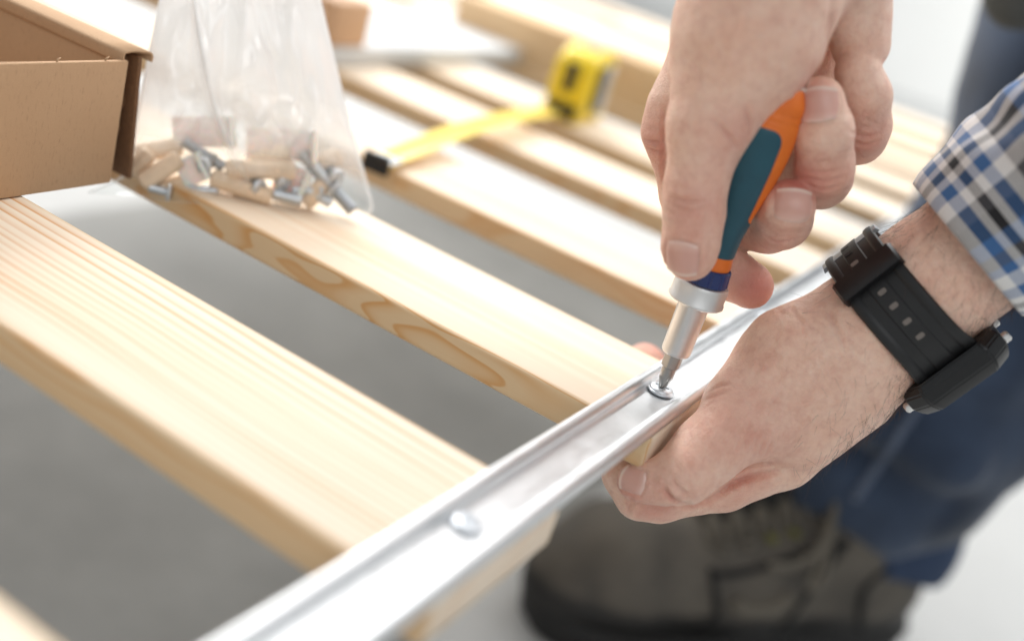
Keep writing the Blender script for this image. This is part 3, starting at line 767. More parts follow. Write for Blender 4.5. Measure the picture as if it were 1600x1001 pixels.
def sleeve(A, B, r0, r1, name, open_tilt=0.0, ext=1.0):
    A, B = np.asarray(A), np.asarray(B); ax = nrm(B - A); e2 = nrm(-CR[2] + ax * (CR[2] @ ax)); e1 = np.cross(e2, ax)
    L = np.linalg.norm(B - A); NU, NV = 96, int(60 * ext); vs, fs, uvs = [], [], []
    for j in range(NV + 1):
        v = j / 60
        for i in range(NU):
            a = 2 * math.pi * i / NU
            r = r0 + (r1 - r0) * min(v, 1.0) ** 0.8 + 0.006 * max(0, v - 1)
            wr = 0.0016 * math.sin(3 * a + 9 * v) * min(v, 1.6) + 0.0011 * math.sin(7 * a - 14 * v + 1) * min(1, v * 2) + 0.0012 * math.sin(2 * a + 26 * v) * min(v, 1.6)
            if v < 0.035: r -= 0.0004 * (1 - v / 0.035)
            seam = math.exp(-((v - 0.36) / 0.006) ** 2) * 0.0006
            r += wr - seam
            p = A + ax * (L * v + 0.004 * math.sin(a + open_tilt) * (1 - v)) + e1 * (r * 1.03 * math.cos(a)) + e2 * (r * 0.97 * math.sin(a))
            vs.append(p); uvs.append((a * r0, v * L))
    for j in range(NV):
        for i in range(NU): fs.append((j * NU + i, j * NU + (i + 1) % NU, (j + 1) * NU + (i + 1) % NU, (j + 1) * NU + i))
    o = pydata(name, vs, fs, PLAID, person)
    uvl = o.data.uv_layers.new(name='UVMap')
    for poly in o.data.polygons:
        for li, vi in zip(poly.loop_indices, poly.vertices):
            u = uvs[vi][0]
            if poly.index % NU == NU - 1 and vi % NU == 0: u = 2 * math.pi * r0
            uvl.data[li].uv = (u, uvs[vi][1])
    sd = o.modifiers.new('cloth', 'SOLIDIFY'); sd.thickness = 0.0011; sd.offset = 0
    P_(o); return o
sleeve(J(1512, 388, .372), J(1850, 160, .335), 0.0280, 0.040, 'shirt_sleeve', ext=3.4)
sleeve(J(1240, -190, .343), J(1235, -560, .30), 0.040, 0.052, 'shirt_sleeve', ext=3.0)

# ---- jeans leg and boot, far below and well out of focus
def denim_mat():
    t = NT('denim'); o = t.obj()
    n1 = t.noise(o, 14, 5); n2 = t.noise(o, 700, 3)
    c = t.mix(t.ramp(n1, [(0.30, 0.0), (0.70, 1.0)]), srgb(20, 28, 41), srgb(62, 76, 98))
    c = t.mix(t.math('MULTIPLY', n2, 0.4), c, srgb(74, 86, 106))
    t.p(Base_Color=c, Roughness=0.9, Sheen_Weight=0.2, Specular_IOR_Level=0.15, Normal=t.bump(n2, 0.3, 0.0006)); return t.m
DENIM = denim_mat()
def leg():
    pts = [(1352, 822, .832, 108), (1418, 700, .80, 132), (1478, 600, .78, 158), (1590, 430, .752, 172), (1685, 200, .715, 172), (1755, 20, .69, 172)]
    Q = [J(*p[:3]) for p in pts]
    lo, hi = np.min(Q, 0) - 0.13, np.max(Q, 0) + 0.13
    v = Vol(lo, hi, 0.004, 0.04)
    for a, b in zip(pts[:-1], pts[1:]): v.cone(J(*a[:3]), J(*b[:3]), rp(a[3], a[2]), rp(b[3], b[2]), 0.03)
    v.cone(J(1730, 60, .69), J(2050, -60, .64), rp(170, .69), rp(190, .64), 0.03)
    # folds of loose cloth
    for (x0, y0, x1, y1, dd, r) in ((1270, 770, 1400, 835, .768, 34), (1290, 715, 1450, 790, .752, 32), (1330, 640, 1500, 730, .715, 34), (1400, 790, 1470, 745, .772, 30), (1500, 330, 1600, 420, .675, 30), (1380, 560, 1560, 600, .70, 24)):
        v.cone(J(x0, y0, dd), J(x1, y1, dd), rp(r, dd), rp(r * .6, dd), 0.03)
    V, F = v.mesh(2)
    N = vnormals(V, F)
    from mathutils import noise as mn
    dd = np.array([mn.noise(Vector((p[0] * 11, p[1] * 11, p[2] * 20))) * .006 + abs(mn.noise(Vector((p[0] * 16 + 5, p[1] * 16, p[2] * 9)))) * .009 for p in V])
    return np_mesh('jeans_leg', V + N * dd[:, None], F)
jl = P_(link('jeans_leg', leg(), DENIM, person))
cuffm = plain('denim_inside', srgb(44, 60, 86), 0.9, nscale=60, namp=0.2, bump=0.3, bscale=900)
cen = J(1374, 818, .83); axl = nrm(J(1445, 665, .795) - cen); e1 = nrm(CR[0] - axl * (CR[0] @ axl)); e2 = np.cross(axl, e1)
vs, fs = [], []
NU = 64; prof_c = catmull([(0.0, 0.058), (-0.010, 0.060), (-0.016, 0.062), (-0.011, 0.066), (0.004, 0.068), (0.018, 0.067), (0.026, 0.064), (0.020, 0.060)], 4)
for i in range(NU):
    a = 2 * math.pi * i / NU; wob = 1 + 0.045 * math.sin(2 * a + .6) + 0.03 * math.sin(5 * a)
    for zc, rc in prof_c: vs.append(cen + axl * (zc + 0.004 * math.sin(3 * a)) + (e1 * math.cos(a) + e2 * math.sin(a)) * rc * wob * 0.92)
m = len(prof_c)
for i in range(NU):
    for k in range(m - 1): i2 = (i + 1) % NU; fs.append((i * m + k, i * m + k + 1, i2 * m + k + 1, i2 * m + k))
P_(pydata('jeans_cuff', vs, fs, cuffm, person))
sm = catmull([J(1335, 780, .8), J(1390, 700, .8), J(1450, 610, .8), J(1500, 530, .8), J(1545, 430, .8)], 10)
# outer seam, stitched proud of the cloth
bv = BVHTree.FromPolygons([v.co.copy() for v in jl.data.vertices], [tuple(p.vertices) for p in jl.data.polygons])
sm2 = []
for q in sm:
    dvec = nrm(q - CAMP); h = bv.ray_cast(Vector(CAMP), Vector(dvec))[0]
    if h is not None: sm2.append(np.array(h) - dvec * 0.001)
v_, f_ = tube(sm2, 0.0035, 8); P_(pydata('seam', v_, f_, plain('denim_seam', srgb(84, 94, 112), 0.9, nscale=300, namp=0.4), person))

# boot
heel = np.array([0.104, 0.478, FZ]); toe = np.array([-0.092, 0.245, FZ]); fdir = nrm(toe - heel); fside = np.cross((0, 0, 1), fdir); FL = np.linalg.norm(toe - heel)
def bt(f, s, z): return heel + fdir * (f * FL) + fside * s + np.array([0, 0, z])
def boot_upper():
    Q = [bt(f, s, z) for f in (-0.1, 1.1) for s in (-.08, .08) for z in (0, .25)]
    v = Vol(np.min(Q, 0), np.max(Q, 0), 0.0035, 0.03); k = 0.02
    v.cone(bt(.13, 0, .055), bt(.50, 0, .055), .042, .045, k); v.cone(bt(.50, 0, .055), bt(.84, -.004, .048), .046, .045, k)
    v.cone(bt(.84, -.004, .048), bt(.93, -.004, .040), .045, .034, k)
    v.cone(bt(.13, 0, .06), bt(.20, 0, .125), .044, .046, k); v.cone(bt(.24, 0, .06), bt(.30, 0, .11), .044, .042, k)
    v.cone(bt(.32, 0, .095), bt(.62, 0, .060), .042, .038, k)
    v.cone(bt(.36, 0, .122), bt(.66, 0, .082), .022, .018, .008)
    sl = v.sub(v.lo, v.lo + (v.n * v.h)); X, Y, Z = sl[1]
    v.d[sl[0]] = np.maximum(v.d[sl[0]], FZ + 0.018 - Z)
    return v.mesh(2)
V, F = boot_upper(); bme = np_mesh('work_boot', V, F)
t = NT('boot_leather'); o_ = t.obj(); n1 = t.noise(o_, 30, 5); n2 = t.noise(o_, 500, 3)
zz = t.n('SeparateXYZ', {0: t.n('NewGeometry').outputs['Position']}).outputs[2]
rand_ = t.n('MapRange', {0: t.math('ADD', zz, t.math('MULTIPLY', n1, .012)), 1: FZ + .050, 2: FZ + .058, 3: 1.0, 4: 0.0}).outputs[0]
t.p(Base_Color=t.mix(rand_, t.mix(t.ramp(n1, [(.2, 0.0), (.8, 1.0)]), srgb(56, 51, 45), srgb(98, 91, 81)), srgb(34, 32, 30)), Roughness=t.math('MULTIPLY_ADD', n1, .25, .55), Normal=t.bump(n2, .3, .0006))
boot = P_(link('work_boot', bme, t.m, person))
rub = plain('black_rubber', srgb(26, 25, 24), 0.7, nscale=40, namp=.3)
sv, sf = [], []
outl = [(-.03, 0), (0.02, .034), (.2, .040), (.45, .040), (.68, .050), (.86, .046), (.98, .024), (1.015, -.004), (.98, -.032), (.86, -.050), (.68, -.050), (.45, -.038), (.2, -.038), (.02, -.032)]
ol = catmull([(f, s, 0) for f, s in outl], 5, closed=True); m = len(ol)
for z, g in ((0, .94), (.004, 1.0), (.016, 1.03), (.024, 1.06), (.030, 1.03), (.0305, .9)):
    for k, q in enumerate(ol):
        lug = 0.97 if (z < .012 and (k // 2) % 2) else 1
        sv.append(bt(.49 + (q[0] - .49) * (1 + (g - 1) * .5) * lug ** .2, q[1] * g * lug, z + .001))
for i in range(5):
    for k in range(m): sf.append((i * m + k, i * m + (k + 1) % m, (i + 1) * m + (k + 1) % m, (i + 1) * m + k))
sf.append(tuple(range(m))[::-1]); sf.append(tuple(range(5 * m, 6 * m)))
sharp(pydata('sole', sv, sf, rub, boot), 40)
# laces: crossing rows on the tongue, eyelets, and a loose bow end
bb = BVHTree.FromPolygons([tuple(v) for v in V], [tuple(f) for f in F])
lacem = plain('dark_lace', srgb(100, 94, 84), 0.9, nscale=800, namp=.4); eyem = plain('olive_eyelet', srgb(104, 102, 44), 0.6)
def onboot(f, s, up_=0.004):
    p = bt(f, s, .3); h, n, i, d = bb.ray_cast(Vector(p), Vector((0, 0, -1)))
    return np.array(h) + np.array(n) * up_ if h is not None else bt(f, s, .1)
for r in range(6):
    f0, f1 = .37 + r * .055, .40 + r * .055
    for sgn in (-1, 1):
        path = [onboot(f0 + (f1 - f0) * u, sgn * (-.026 + .052 * u), .003) for u in np.linspace(0, 1, 9)]
        v_, f_ = tube(path, .0024, 6); pydata('lace', v_, f_, lacem, boot)
        e = onboot(f0, sgn * .030, .001)
        v_, f_ = tube([e, e + np.array([0, 0, .003])], .0042, 10); pydata('eyelet', v_, f_, eyem if r in (2, 3) else lacem, boot)
for sgn in (-1, 1):
    path = catmull([onboot(.36, 0, .006), onboot(.40, sgn * .03, .014), onboot(.46, sgn * .046, .012), onboot(.42, sgn * .052, .006), onboot(.37, sgn * .01, .009)], 8)
    v_, f_ = tube(path, .0026, 6); pydata('lace', v_, f_, lacem, boot)
path = catmull([onboot(.36, 0, .006), onboot(.42, .035, .012), onboot(.50, .052, .006), onboot(.58, .055, .004)], 8)
v_, f_ = tube(path, .0028, 6); pydata('lace', v_, f_, lacem, boot)
blk = plain('black_lining', srgb(20, 19, 18), 0.85)
path = [onboot(f, 0, -.004) for f in np.linspace(.36, .68, 12)]
v_, f_ = tube(path, [.016 - .006 * abs(i - 5) / 6 for i in range(12)], 12); pydata('tongue', v_, f_, blk, boot)
def onside(f, z, sgn=1):
    p = bt(f, sgn * .2, z); h, n, i, d = bb.ray_cast(Vector(p), Vector(fside * -sgn)); return np.array(h) if h is not None else bt(f, sgn * .04, z)
for sgn in (-1, 1):
    for pts in (((.36, .115), (.40, .085), (.44, .055), (.45, .035)), ((.68, .082), (.66, .065), (.64, .050), (.66, .034)), ((.20, .100), (.26, .080), (.24, .055), (.20, .036)), ((.36, .112), (.48, .096), (.60, .083), (.68, .078))):
        v_, f_ = tube(catmull([onside(f, z, sgn) for f, z in pts], 6), .0030, 6); pydata('panel_seam', v_, f_, blk, boot)
    v_, f_ = tube(catmull([onside(f, z, sgn) for f, z in ((.47, .070), (.52, .060), (.58, .058), (.61, .064))], 6), .0060, 8); pydata('side_panel', v_, f_, lacem, boot)
# shirt hem hanging at the far hip
hemm = plain('dark_cloth', srgb(70, 72, 70), 0.9, nscale=60, namp=.25, bump=.3, bscale=900)
V_ = Vol(J(1700, -30, .60) - 0.12, J(1700, -30, .60) + 0.12, 0.004, 0.03)
V_.cone(J(1590, 6, .60), J(1760, -20, .60), rp(36, .60), rp(70, .60), .02); V_.cone(J(1600, -40, .60), J(1800, -80, .60), rp(60, .60), rp(90, .60), .02)
V, F = V_.mesh(1); P_(link('shirt_hem', np_mesh('shirt_hem', V, F), hemm, person))

# ------------------------------------------------------------------ wrist watch
wax = nrm(J(1600, 335, .367) - J(1350, 525, .389)); we2 = nrm(-CR[2] + wax * (CR[2] @ wax)); we1 = np.cross(wax, we2)
if we1 @ (CR[0] * -0.55 + CR[1] * -0.84) < 0: we1 = -we1
WC = J(1411, 482, .384)
watch = empty('wrist_watch', WC, label='black resin digital wrist watch worn on the left wrist', cat='watch')
resin = plain('black_resin', srgb(22, 22, 23), 0.46, nscale=900, namp=.25, bump=.15, bscale=2500)
resin2 = plain('black_gloss_resin', srgb(22, 22, 23), 0.28, nscale=900, namp=.25)
R1, R2 = 0.0252, 0.0232
def wp(phi, a, off=0.0):
    c, s_ = math.cos(phi), math.sin(phi)
    n = nrm(we1 * (c / R1) + we2 * (s_ / R2))
    return we1 * (R1 * c) + we2 * (R2 * s_) + n * off + wax * a
def band(name, ph0, ph1, prof, n, mat, wid=lambda t: 1.0, lift=lambda t: 0.0, close=True):
    vs, fs = [], []
    m = len(prof)
    for i in range(n + 1):
        t = i / n; ph = ph0 + (ph1 - ph0) * t
        for a, h in prof: vs.append(wp(ph, a * wid(t), h + lift(t)))
    for i in range(n):
        for k in range(m): fs.append((i * m + k, i * m + (k + 1) % m, (i + 1) * m + (k + 1) % m, (i + 1) * m + k))
    fs.append(tuple(range(m))[::-1]); fs.append(tuple(range(n * m, (n + 1) * m)))
    o = pydata(name, vs, fs, mat, watch); bm = bmesh.new(); bm.from_mesh(o.data); bmesh.ops.recalc_face_normals(bm, faces=bm.faces); bm.to_mesh(o.data); bm.free()
    return sharp(o, 32)
sprof_k = 1.12
sprof = [(-.0100, 0), (-.0102, .0014), (-.0096, .0022), (-.0082, .0024), (-.0070, .0022), (-.0064, .0017), (-.0032, .0017), (-.0028, .0021), (.0028, .0021), (.0032, .0017), (.0064, .0017), (.0070, .0022), (.0082, .0024), (.0096, .0022), (.0102, .0014), (.0100, 0)]
D = math.radians
band('strap', D(28), D(152), sprof, 60, resin, wid=lambda t: 1.08 + 0.22 * max(0, (t - .62) / .38) ** 2)
band('strap', D(-100), D(44), sprof, 60, resin, wid=lambda t: 1.0, lift=lambda t: .0022 + .0006 * math.sin(math.pi * min(1, t * 1.1)))
band('strap', D(208), D(262), sprof, 40, resin)
kprof = [(-.0118, -.0008), (-.0120, .0046), (-.0110, .0056), (.0110, .0056), (.0120, .0046), (.0118, -.0008)]
band('keeper_loop', D(36), D(52), kprof, 10, resin2)
kp2 = [(-.0118, .0014), (-.0112, .0030), (.0112, .0030), (.0118, .0014)]
band('buckle', D(-8), D(10), kp2, 10, DARKST, lift=lambda t: .0014)
slotm = plain('slot_light', srgb(116, 108, 102), 0.6); slotd = plain('slot_dark', srgb(10, 10, 10), 0.6)
def slot(ph, a, off, mat, la=.0009, lb=.0015):
    vs = []
    c0, n0 = wp(ph, a, off), nrm(wp(ph, a, off + .001) - wp(ph, a, off)); tg = nrm(wp(ph + .05, a, off) - wp(ph - .05, a, off))
    for z in (-.0012, .00012):
        for k in range(16):
            an = 2 * math.pi * k / 16; cx, cy = math.cos(an), math.sin(an)
            sx = math.copysign(abs(cx) ** .5, cx) * la; sy = math.copysign(abs(cy) ** .5, cy) * lb
            vs.append(c0 + n0 * z + tg * sx + wax * sy)
    fs = [tuple(range(16))[::-1], tuple(range(16, 32))] + [(k, (k + 1) % 16, 16 + (k + 1) % 16, 16 + k) for k in range(16)]
    o = pydata('strap_hole', vs, fs, mat, watch); bm = bmesh.new(); bm.from_mesh(o.data); bmesh.ops.recalc_face_normals(bm, faces=bm.faces); bm.to_mesh(o.data); bm.free(); sharp(o, 30)
for ph in (60, 73, 87, 101): slot(D(ph), 0.0, .0021, slotm)
for ph in (4, 17): slot(D(ph), -.0012, .00465, slotd)
slot(D(30), -.0012, .0043, slotm)
# case: faceted block on the back of the wrist, seen from its edge
def case_block(la, lb, h0, h1, ch, mat, name, ofs=(0, 0)):
    """la along the arm, lb round the wrist, chamfered octagon from h0 to h1 above the wrist"""
    def ring(h, k): 
        A, B = la * k, lb * k; c = ch * k
        return [(A, B - c), (A - c, B), (-A + c, B), (-A, B - c), (-A, -B + c), (-A + c, -B), (A - c, -B), (A, -B + c)]
    vs, fs = [], []
    levels = ((h0, .93), (h0 + (h1 - h0) * .22, 1.0), (h0 + (h1 - h0) * .62, 1.0), (h1 - .0008, .90), (h1, .86))
    for h, k in levels:
        for a, b in ring(h, k): vs.append(-we1 * (R1 + h) + wax * (a + ofs[0]) + we2 * (b + ofs[1]))
    for i in range(len(levels) - 1):
        for k in range(8): fs.append((i * 8 + k, i * 8 + (k + 1) % 8, (i + 1) * 8 + (k + 1) % 8, (i + 1) * 8 + k))
    fs.append(tuple(range(8))[::-1]); fs.append(tuple(range(32, 40)))
    bm = bmesh.new(); bv_ = [bm.verts.new(v) for v in vs]
    for f in fs: bm.faces.new([bv_[i] for i in f])
    bmesh.ops.recalc_face_normals(bm, faces=bm.faces)
    bmesh.ops.bevel(bm, geom=list(bm.edges), offset=.0006, segments=2, affect='EDGES')
    return bm_obj(name, bm, mat, watch, ang=28)
case_block(.0190, .0205, -.0050, .0068, .0062, resin2, 'case')
case_block(.0150, .0150, .0063, .0079, .0050, plain('watch_glass', srgb(60, 64, 62), 0.08), 'display')
for sa in (-1, 1):
    for sb in (-.55, .55):
        c = -we1 * (R1 + .0010) + wax * (sa * .0190) + we2 * (sb * .0205)
        v_, f_ = tube([c - wax * sa * .001, c + wax * sa * .0016, c + wax * sa * .0022], [.0019, .0019, .0013], 14); sharp(pydata('button', v_, f_, SATIN, watch), 30)
for sb in (-1, 1):            # ribbed lugs where the strap meets the case
    for q in range(3):
        c0 = -we1 * (R1 - .0016 + q * .0022) + we2 * (sb * (.0165 - q * .0006))
        p0, p1 = c0 - wax * (.0135 - q * .001), c0 + wax * (.0135 - q * .001)
        v_, f_ = tube([p0, p0 * .98 + p1 * .02, p1 * .98 + p0 * .02, p1], [.0022, .0030, .0030, .0022], 8); sharp(pydata('lug', v_, f_, resin, watch), 40)
# ------------------------------------------------------------------ cardboard box on the front slat
def card_mat():
    t = NT('cardboard'); o = t.obj()
    a = t.noise(o, 25, 4); f1 = t.noise(t.mapped(o, (900, 900, 260)), 1.0, 4, .7); f2 = t.noise(o, 2600, 2)
    c = t.mix(a, srgb(188, 156, 124), srgb(175, 142, 110)); c = t.mix(t.ramp(f1, [(.55, 0.0), (.8, .55)]), c, srgb(128, 98, 72)); c = t.mix(t.ramp(f2, [(.62, 0.0), (.8, .4)]), c, srgb(222, 190, 150))
    flute = t.n('TexWave', {'Vector': t.mapped(o, (0, 1, 0)), 'Scale': 120.0, 'Distortion': 0.6})
    t.p(Base_Color=c, Roughness=.85, Specular_IOR_Level=.2, Normal=t.bump(t.math('ADD', t.math('MULTIPLY', flute.outputs['Fac'], .5), f1), .4, .0005)); return t.m
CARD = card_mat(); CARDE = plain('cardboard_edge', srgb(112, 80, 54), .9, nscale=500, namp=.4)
cbx = empty('cardboard_box', (-0.2225, -0.060, 0.0), label='open brown cardboard box standing on the slat nearest the lens', cat='box')
cbx.rotation_euler = (0, 0, math.radians(2.5))
def panel(name, sx, sy, sz, c, mat=CARD, bev=.0007):
    b = box_bm(sx, sy, sz, bev, 2)
    o = bm_obj(name, b, mat, cbx); o.location = c; return o
BH = 0.0508
panel('front_panel', .0022, .150, BH - .0012, (0, -.076, BH / 2 + .0001))                       # faces +X
panel('bottom_panel', .16, .150, .0022, (-.0815, -.076, .0014))
panel('back_panel', .0022, .150, BH, (-.163, -.076, BH / 2))
panel('side_wall', .158, .0022, BH + .0012, (-.0815, -.0012, BH / 2 + .0006)).rotation_euler = (0, 0, 0)
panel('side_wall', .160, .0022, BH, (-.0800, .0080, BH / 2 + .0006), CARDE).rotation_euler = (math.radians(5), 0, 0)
panel('side_wall', .158, .0022, BH, (-.0815, -.150, BH / 2))
# folded rim joining the double side wall, rounded over
rim = catmull([(-.0026, BH - .002), (-.0026, BH + .0008), (-.0018, BH + .0020), (.003, BH + .0024), (.0065, BH + .0021), (.0100, BH + .0017), (.0113, BH + .0004), (.0111, BH - .0015)], 5)
vs = [(x, q[0], q[1]) for x in np.linspace(-.160, .0002, 14) for q in rim]; m = len(rim)
fs = [(i * m + k, i * m + k + 1, (i + 1) * m + k + 1, (i + 1) * m + k) for i in range(13) for k in range(m - 1)]
rm = pydata('folded_rim', vs, fs, CARD, cbx); sd = rm.modifiers.new('t', 'SOLIDIFY'); sd.thickness = .0008
# torn corner tab inside the double wall
tv = []; zz = np.linspace(.002, BH - .001, 26)
for z in zz:
    for y in (.0006, .0036 + .0004 * math.sin(z * 700), .0075 - .0030 * (1 - z / BH)): tv.append((-.0045 - .0012 * abs(math.sin(z * 300)) * (y > .001) - .0008 * random.random(), y, z))
tf = [(i * 3 + k, i * 3 + k + 1, (i + 1) * 3 + k + 1, (i + 1) * 3 + k) for i in range(25) for k in range(2)]
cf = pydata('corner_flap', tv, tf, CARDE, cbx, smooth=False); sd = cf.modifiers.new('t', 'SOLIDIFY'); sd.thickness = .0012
# lint where the front edge was cut
for y in (-.034, -.012):
    v_, f_ = tube([(0, y, BH - .001), (.0004, y + .0006, BH + .0005), (.0002, y + .0018, BH + .0008)], [.0003, .0004, .0002], 6); pydata('paper_burr', v_, f_, CARD, cbx)

# ------------------------------------------------------------------ bag of fittings on the second slat
BL, BR = at(135, 301, .447), at(572, 334, .475)
bdir = nrm(BR - BL); BWD = np.linalg.norm(BR - BL)
bup = np.array([0, 0, 1.0]) + 0.36 * np.array([0, 1, 0]); bup = nrm(bup - bdir * (bup @ bdir)); bnrm = nrm(np.cross(bdir, bup))
if bnrm @ (CAMP - BL) < 0: bnrm = -bnrm
bag = empty('zip_bag', BL, label='clear plastic zip bag of dowels and screws leaning on the second slat', cat='plastic bag')
def onbag(px, py, off=0.0):                    # a point inside the bag, off metres in front of its mid plane
    r = ray(px, py); d = ((BL + bnrm * off - CAMP) @ bnrm) / (r @ bnrm); return CAMP + r * d
def plane_xy(px, py):
    q = onbag(px, py) - BL; return np.array([q @ bdir, q @ bup, 0])
LEFT = catmull([plane_xy(*p) for p in ((135, 301), (196, 268), (208, 200), (226, 110), (248, 0), (256, -70))], 14)
RIGHT = catmull([plane_xy(*p) for p in ((572, 334), (583, 322), (566, 255), (546, 185), (502, 0), (488, -70))], 14)
def film_mat(name, milk):
    t = NT(name); o = t.obj()
    lw = t.n('LayerWeight', {'Blend': 0.25})
    tr = t.n('BsdfTransparent', {'Color': (0.97, 0.98, 0.98)}); df = t.n('BsdfTranslucent', {'Color': (0.9, 0.9, 0.9)}); d2 = t.n('BsdfDiffuse', {'Color': (0.9, 0.9, 0.89)})
    gl = t.n('BsdfGlossy', {'Color': (1, 1, 1), 'Roughness': 0.14})
    nb = t.bump(t.noise(t.mapped(o, (26, 26, 18)), 1.0, 4), .6, .003); t.set(gl.inputs['Normal'], nb)
    m0 = t.n('MixShader', {0: .5}); t.t.links.new(df.outputs[0], m0.inputs[1]); t.t.links.new(d2.outputs[0], m0.inputs[2])
    at_ = t.n('Attribute', attribute_name='milk').outputs['Fac']
    m1 = t.n('MixShader'); t.set(m1.inputs[0], t.math('MULTIPLY', at_, milk)); t.t.links.new(tr.outputs[0], m1.inputs[1]); t.t.links.new(m0.outputs[0], m1.inputs[2])
    m2 = t.n('MixShader'); t.set(m2.inputs[0], t.math('MULTIPLY', t.math('MULTIPLY_ADD', lw.outputs['Fresnel'], .7, .06), t.math('MULTIPLY_ADD', at_, .9, .30))); t.t.links.new(m1.outputs[0], m2.inputs[1]); t.t.links.new(gl.outputs[0], m2.inputs[2])
    t.t.links.new(m2.outputs[0], t.out.inputs[0]); return t.m
SEAL = plain('seal_plastic', (.88, .88, .87), .4, Transmission_Weight=.3)
FILM = film_mat('clear_film', 1.0)
from mathutils import noise as mnoise
def bag_off(u, v): return .013 * math.exp(-((u - .37) / .20) ** 2) * math.exp(-v / .16)
def film(sgn, name):
    NU, NV = 96, len(LEFT) - 1; vs, fs, mk = [], [], []
    for j in range(NV + 1):
        v = j / NV
        for i in range(NU + 1):
            u = i / NU
            q = LEFT[j] * (1 - u) + RIGHT[j] * u
            puff = max(0, math.sin(math.pi * u)) ** .6 * (math.sin(math.pi * min(1, .03 + v * 1.35)) if v < .40 else .50 + .5 * max(0, math.cos((v - .40) * 2.2)))
            w = mnoise.noise(Vector((u * 5 + 3 * sgn, v * 5, sgn * 2.0))) * .0040 + mnoise.noise(Vector((u * 12, v * 9 + 5 * sgn, 4.0))) * .0018
            w += .0050 * abs(mnoise.noise(Vector((u * 4 + v * 5, v * 4 - u * 3, 2.0 + 3 * sgn)))) - .0040 * abs(mnoise.noise(Vector((u * 9 - v * 6, v * 7 + u * 4, 7.0 + 3 * sgn)))) + .0022 * abs(mnoise.noise(Vector((u * 7 - v * 4, v * 3 + u * 2, 9.0 + sgn))))
            crease = abs(u - (.16 + .40 * (1 - min(1, v / .85)) + .03)); cz = math.exp(-(crease / .022) ** 2) * .0045 * min(1, max(0, v - .22) * 5)
            p = bdir * q[0] + bup * q[1] + bnrm * (sgn * .0085 * puff + bag_off(u, v) + w * min(1, 6 * u * (1 - u)) * min(1, .2 + v * 6) + (cz if sgn > 0 else 0))
            vs.append(p)
            band_ = .10 if .62 < v < .78 else 0
            mk.append(min(.72, .015 + 2.0 * max(0, v - .24)) + band_ + .28 * math.exp(-(crease / .028) ** 2) * (v > .22) + .35 * math.exp(-(min(u, 1 - u) / .014) ** 2) + .2 * math.exp(-(v / .008) ** 2))
    for j in range(NV):
        for i in range(NU): a = j * (NU + 1) + i; fs.append((a, a + 1, a + NU + 2, a + NU + 1))
    o = pydata(name, vs, fs, FILM, bag); a_ = o.data.attributes.new('milk', 'FLOAT', 'POINT'); a_.data.foreach_set('value', np.clip(np.array(mk, np.float32), 0, 1))
    return o
film(1, 'front_film'); film(-1, 'back_film')

DOW = plain('beech_dowel', srgb(236, 210, 180), .6, nscale=240, namp=.12, bump=.25, bscale=900); WHP = plain('white_plastic', srgb(240, 238, 230), .5, nscale=60, namp=.04, Subsurface_Weight=.5, Subsurface_Scale=.004)
def dowel(a, b, label, rad=.0039):
    ax = nrm(b - a); L = np.linalg.norm(b - a); bm = bmesh.new(); rows = []; NA = 36
    for z, k in ((0, .72), (.0008, .93), (.0016, 1), (L - .0016, 1), (L - .0008, .93), (L, .72)):
        rows.append([bm.verts.new((rad * k * (1 - .05 * (i % 3 == 0)) * math.cos(2 * math.pi * i / NA), rad * k * (1 - .05 * (i % 3 == 0)) * math.sin(2 * math.pi * i / NA), z)) for i in range(NA)])
    for i in range(5):
        for k in range(NA): bm.faces.new((rows[i][k], rows[i][(k + 1) % NA], rows[i + 1][(k + 1) % NA], rows[i + 1][k]))
    bm.faces.new(rows[0][::-1]); bm.faces.new(rows[-1])
    o = bm_obj('wooden_dowel', bm, DOW, None, ang=25); o.location = a; o.rotation_euler = Vector(ax).to_track_quat('Z', 'Y').to_euler()
    tag(o, label, 'dowel', 'wooden dowels in the plastic bag'); return o
dowel(onbag(222, 286, .002), onbag(282, 247, .003), 'beech dowel slanting up beside the box corner, in the bag')
dowel(onbag(352, 264, .004), onbag(462, 267, .003), 'level pale dowel in the middle of the bag, above another dowel')
dowel(onbag(330, 277, .003), onbag(424, 308, .004), 'dowel sloping down to the right along the bag bottom')
dowel(onbag(204, 270, -.003), onbag(236, 236, -.001), 'short dowel end close to the box edge, in the bag')
dowel(onbag(212, 240, -.004), onbag(285, 228, -.004), 'dowel lying high behind the slanting dowel beside the box')
dowel(onbag(476, 318, -.001), onbag(508, 286, .001), 'small dowel between the thread ends at the right of the bag')
dowel(onbag(500, 262, -.003), onbag(530, 240, -.004), 'pale dowel end near the right bag edge above the bolts')
def bolt(a, b, label, rad=.0026, head=True, mat=DARKST):
    ax = nrm(b - a); L = np.linalg.norm(b - a)
    e = empty('machine_screw', a, label=label, cat='screw', group='screws in the plastic bag')
    e.rotation_euler = Vector(ax).to_track_quat('Z', 'Y').to_euler()
    pr_ = [(rad * .6, 0)]; z = .0006
    while z < L - .0006: pr_ += [(rad, z), (rad * .78, z + .0006)]; z += .0012
    pr_ += [(rad * .8, L)]
    v, f = lathe(pr_, 20); pydata('shank', v, f, mat, e)
    if head:
        h = bm_obj('head', screw_head(.0036, .0018, .0023), ZINC, e, ang=30); h.location = (0, 0, L)
    return e
dowel(onbag(395, 252, -.002), onbag(452, 240, -.003), 'pale dowel lying behind the level dowel, tilted slightly up to the right')
dowel(onbag(252, 296, -.001), onbag(300, 283, -.001), 'dowel low in the bag just right of the slanting dowel')
dowel(onbag(365, 300, -.002), onbag(408, 318, -.001), 'short dowel under the sloping dowel at the bag bottom')
bolt(onbag(286, 220, .000), onbag(350, 262, .000), 'dark threaded screw slanting behind the level dowel', head=False)
bolt(onbag(335, 249, -.002), onbag(319, 258, .006), 'screw with its bright cross head facing the lens')
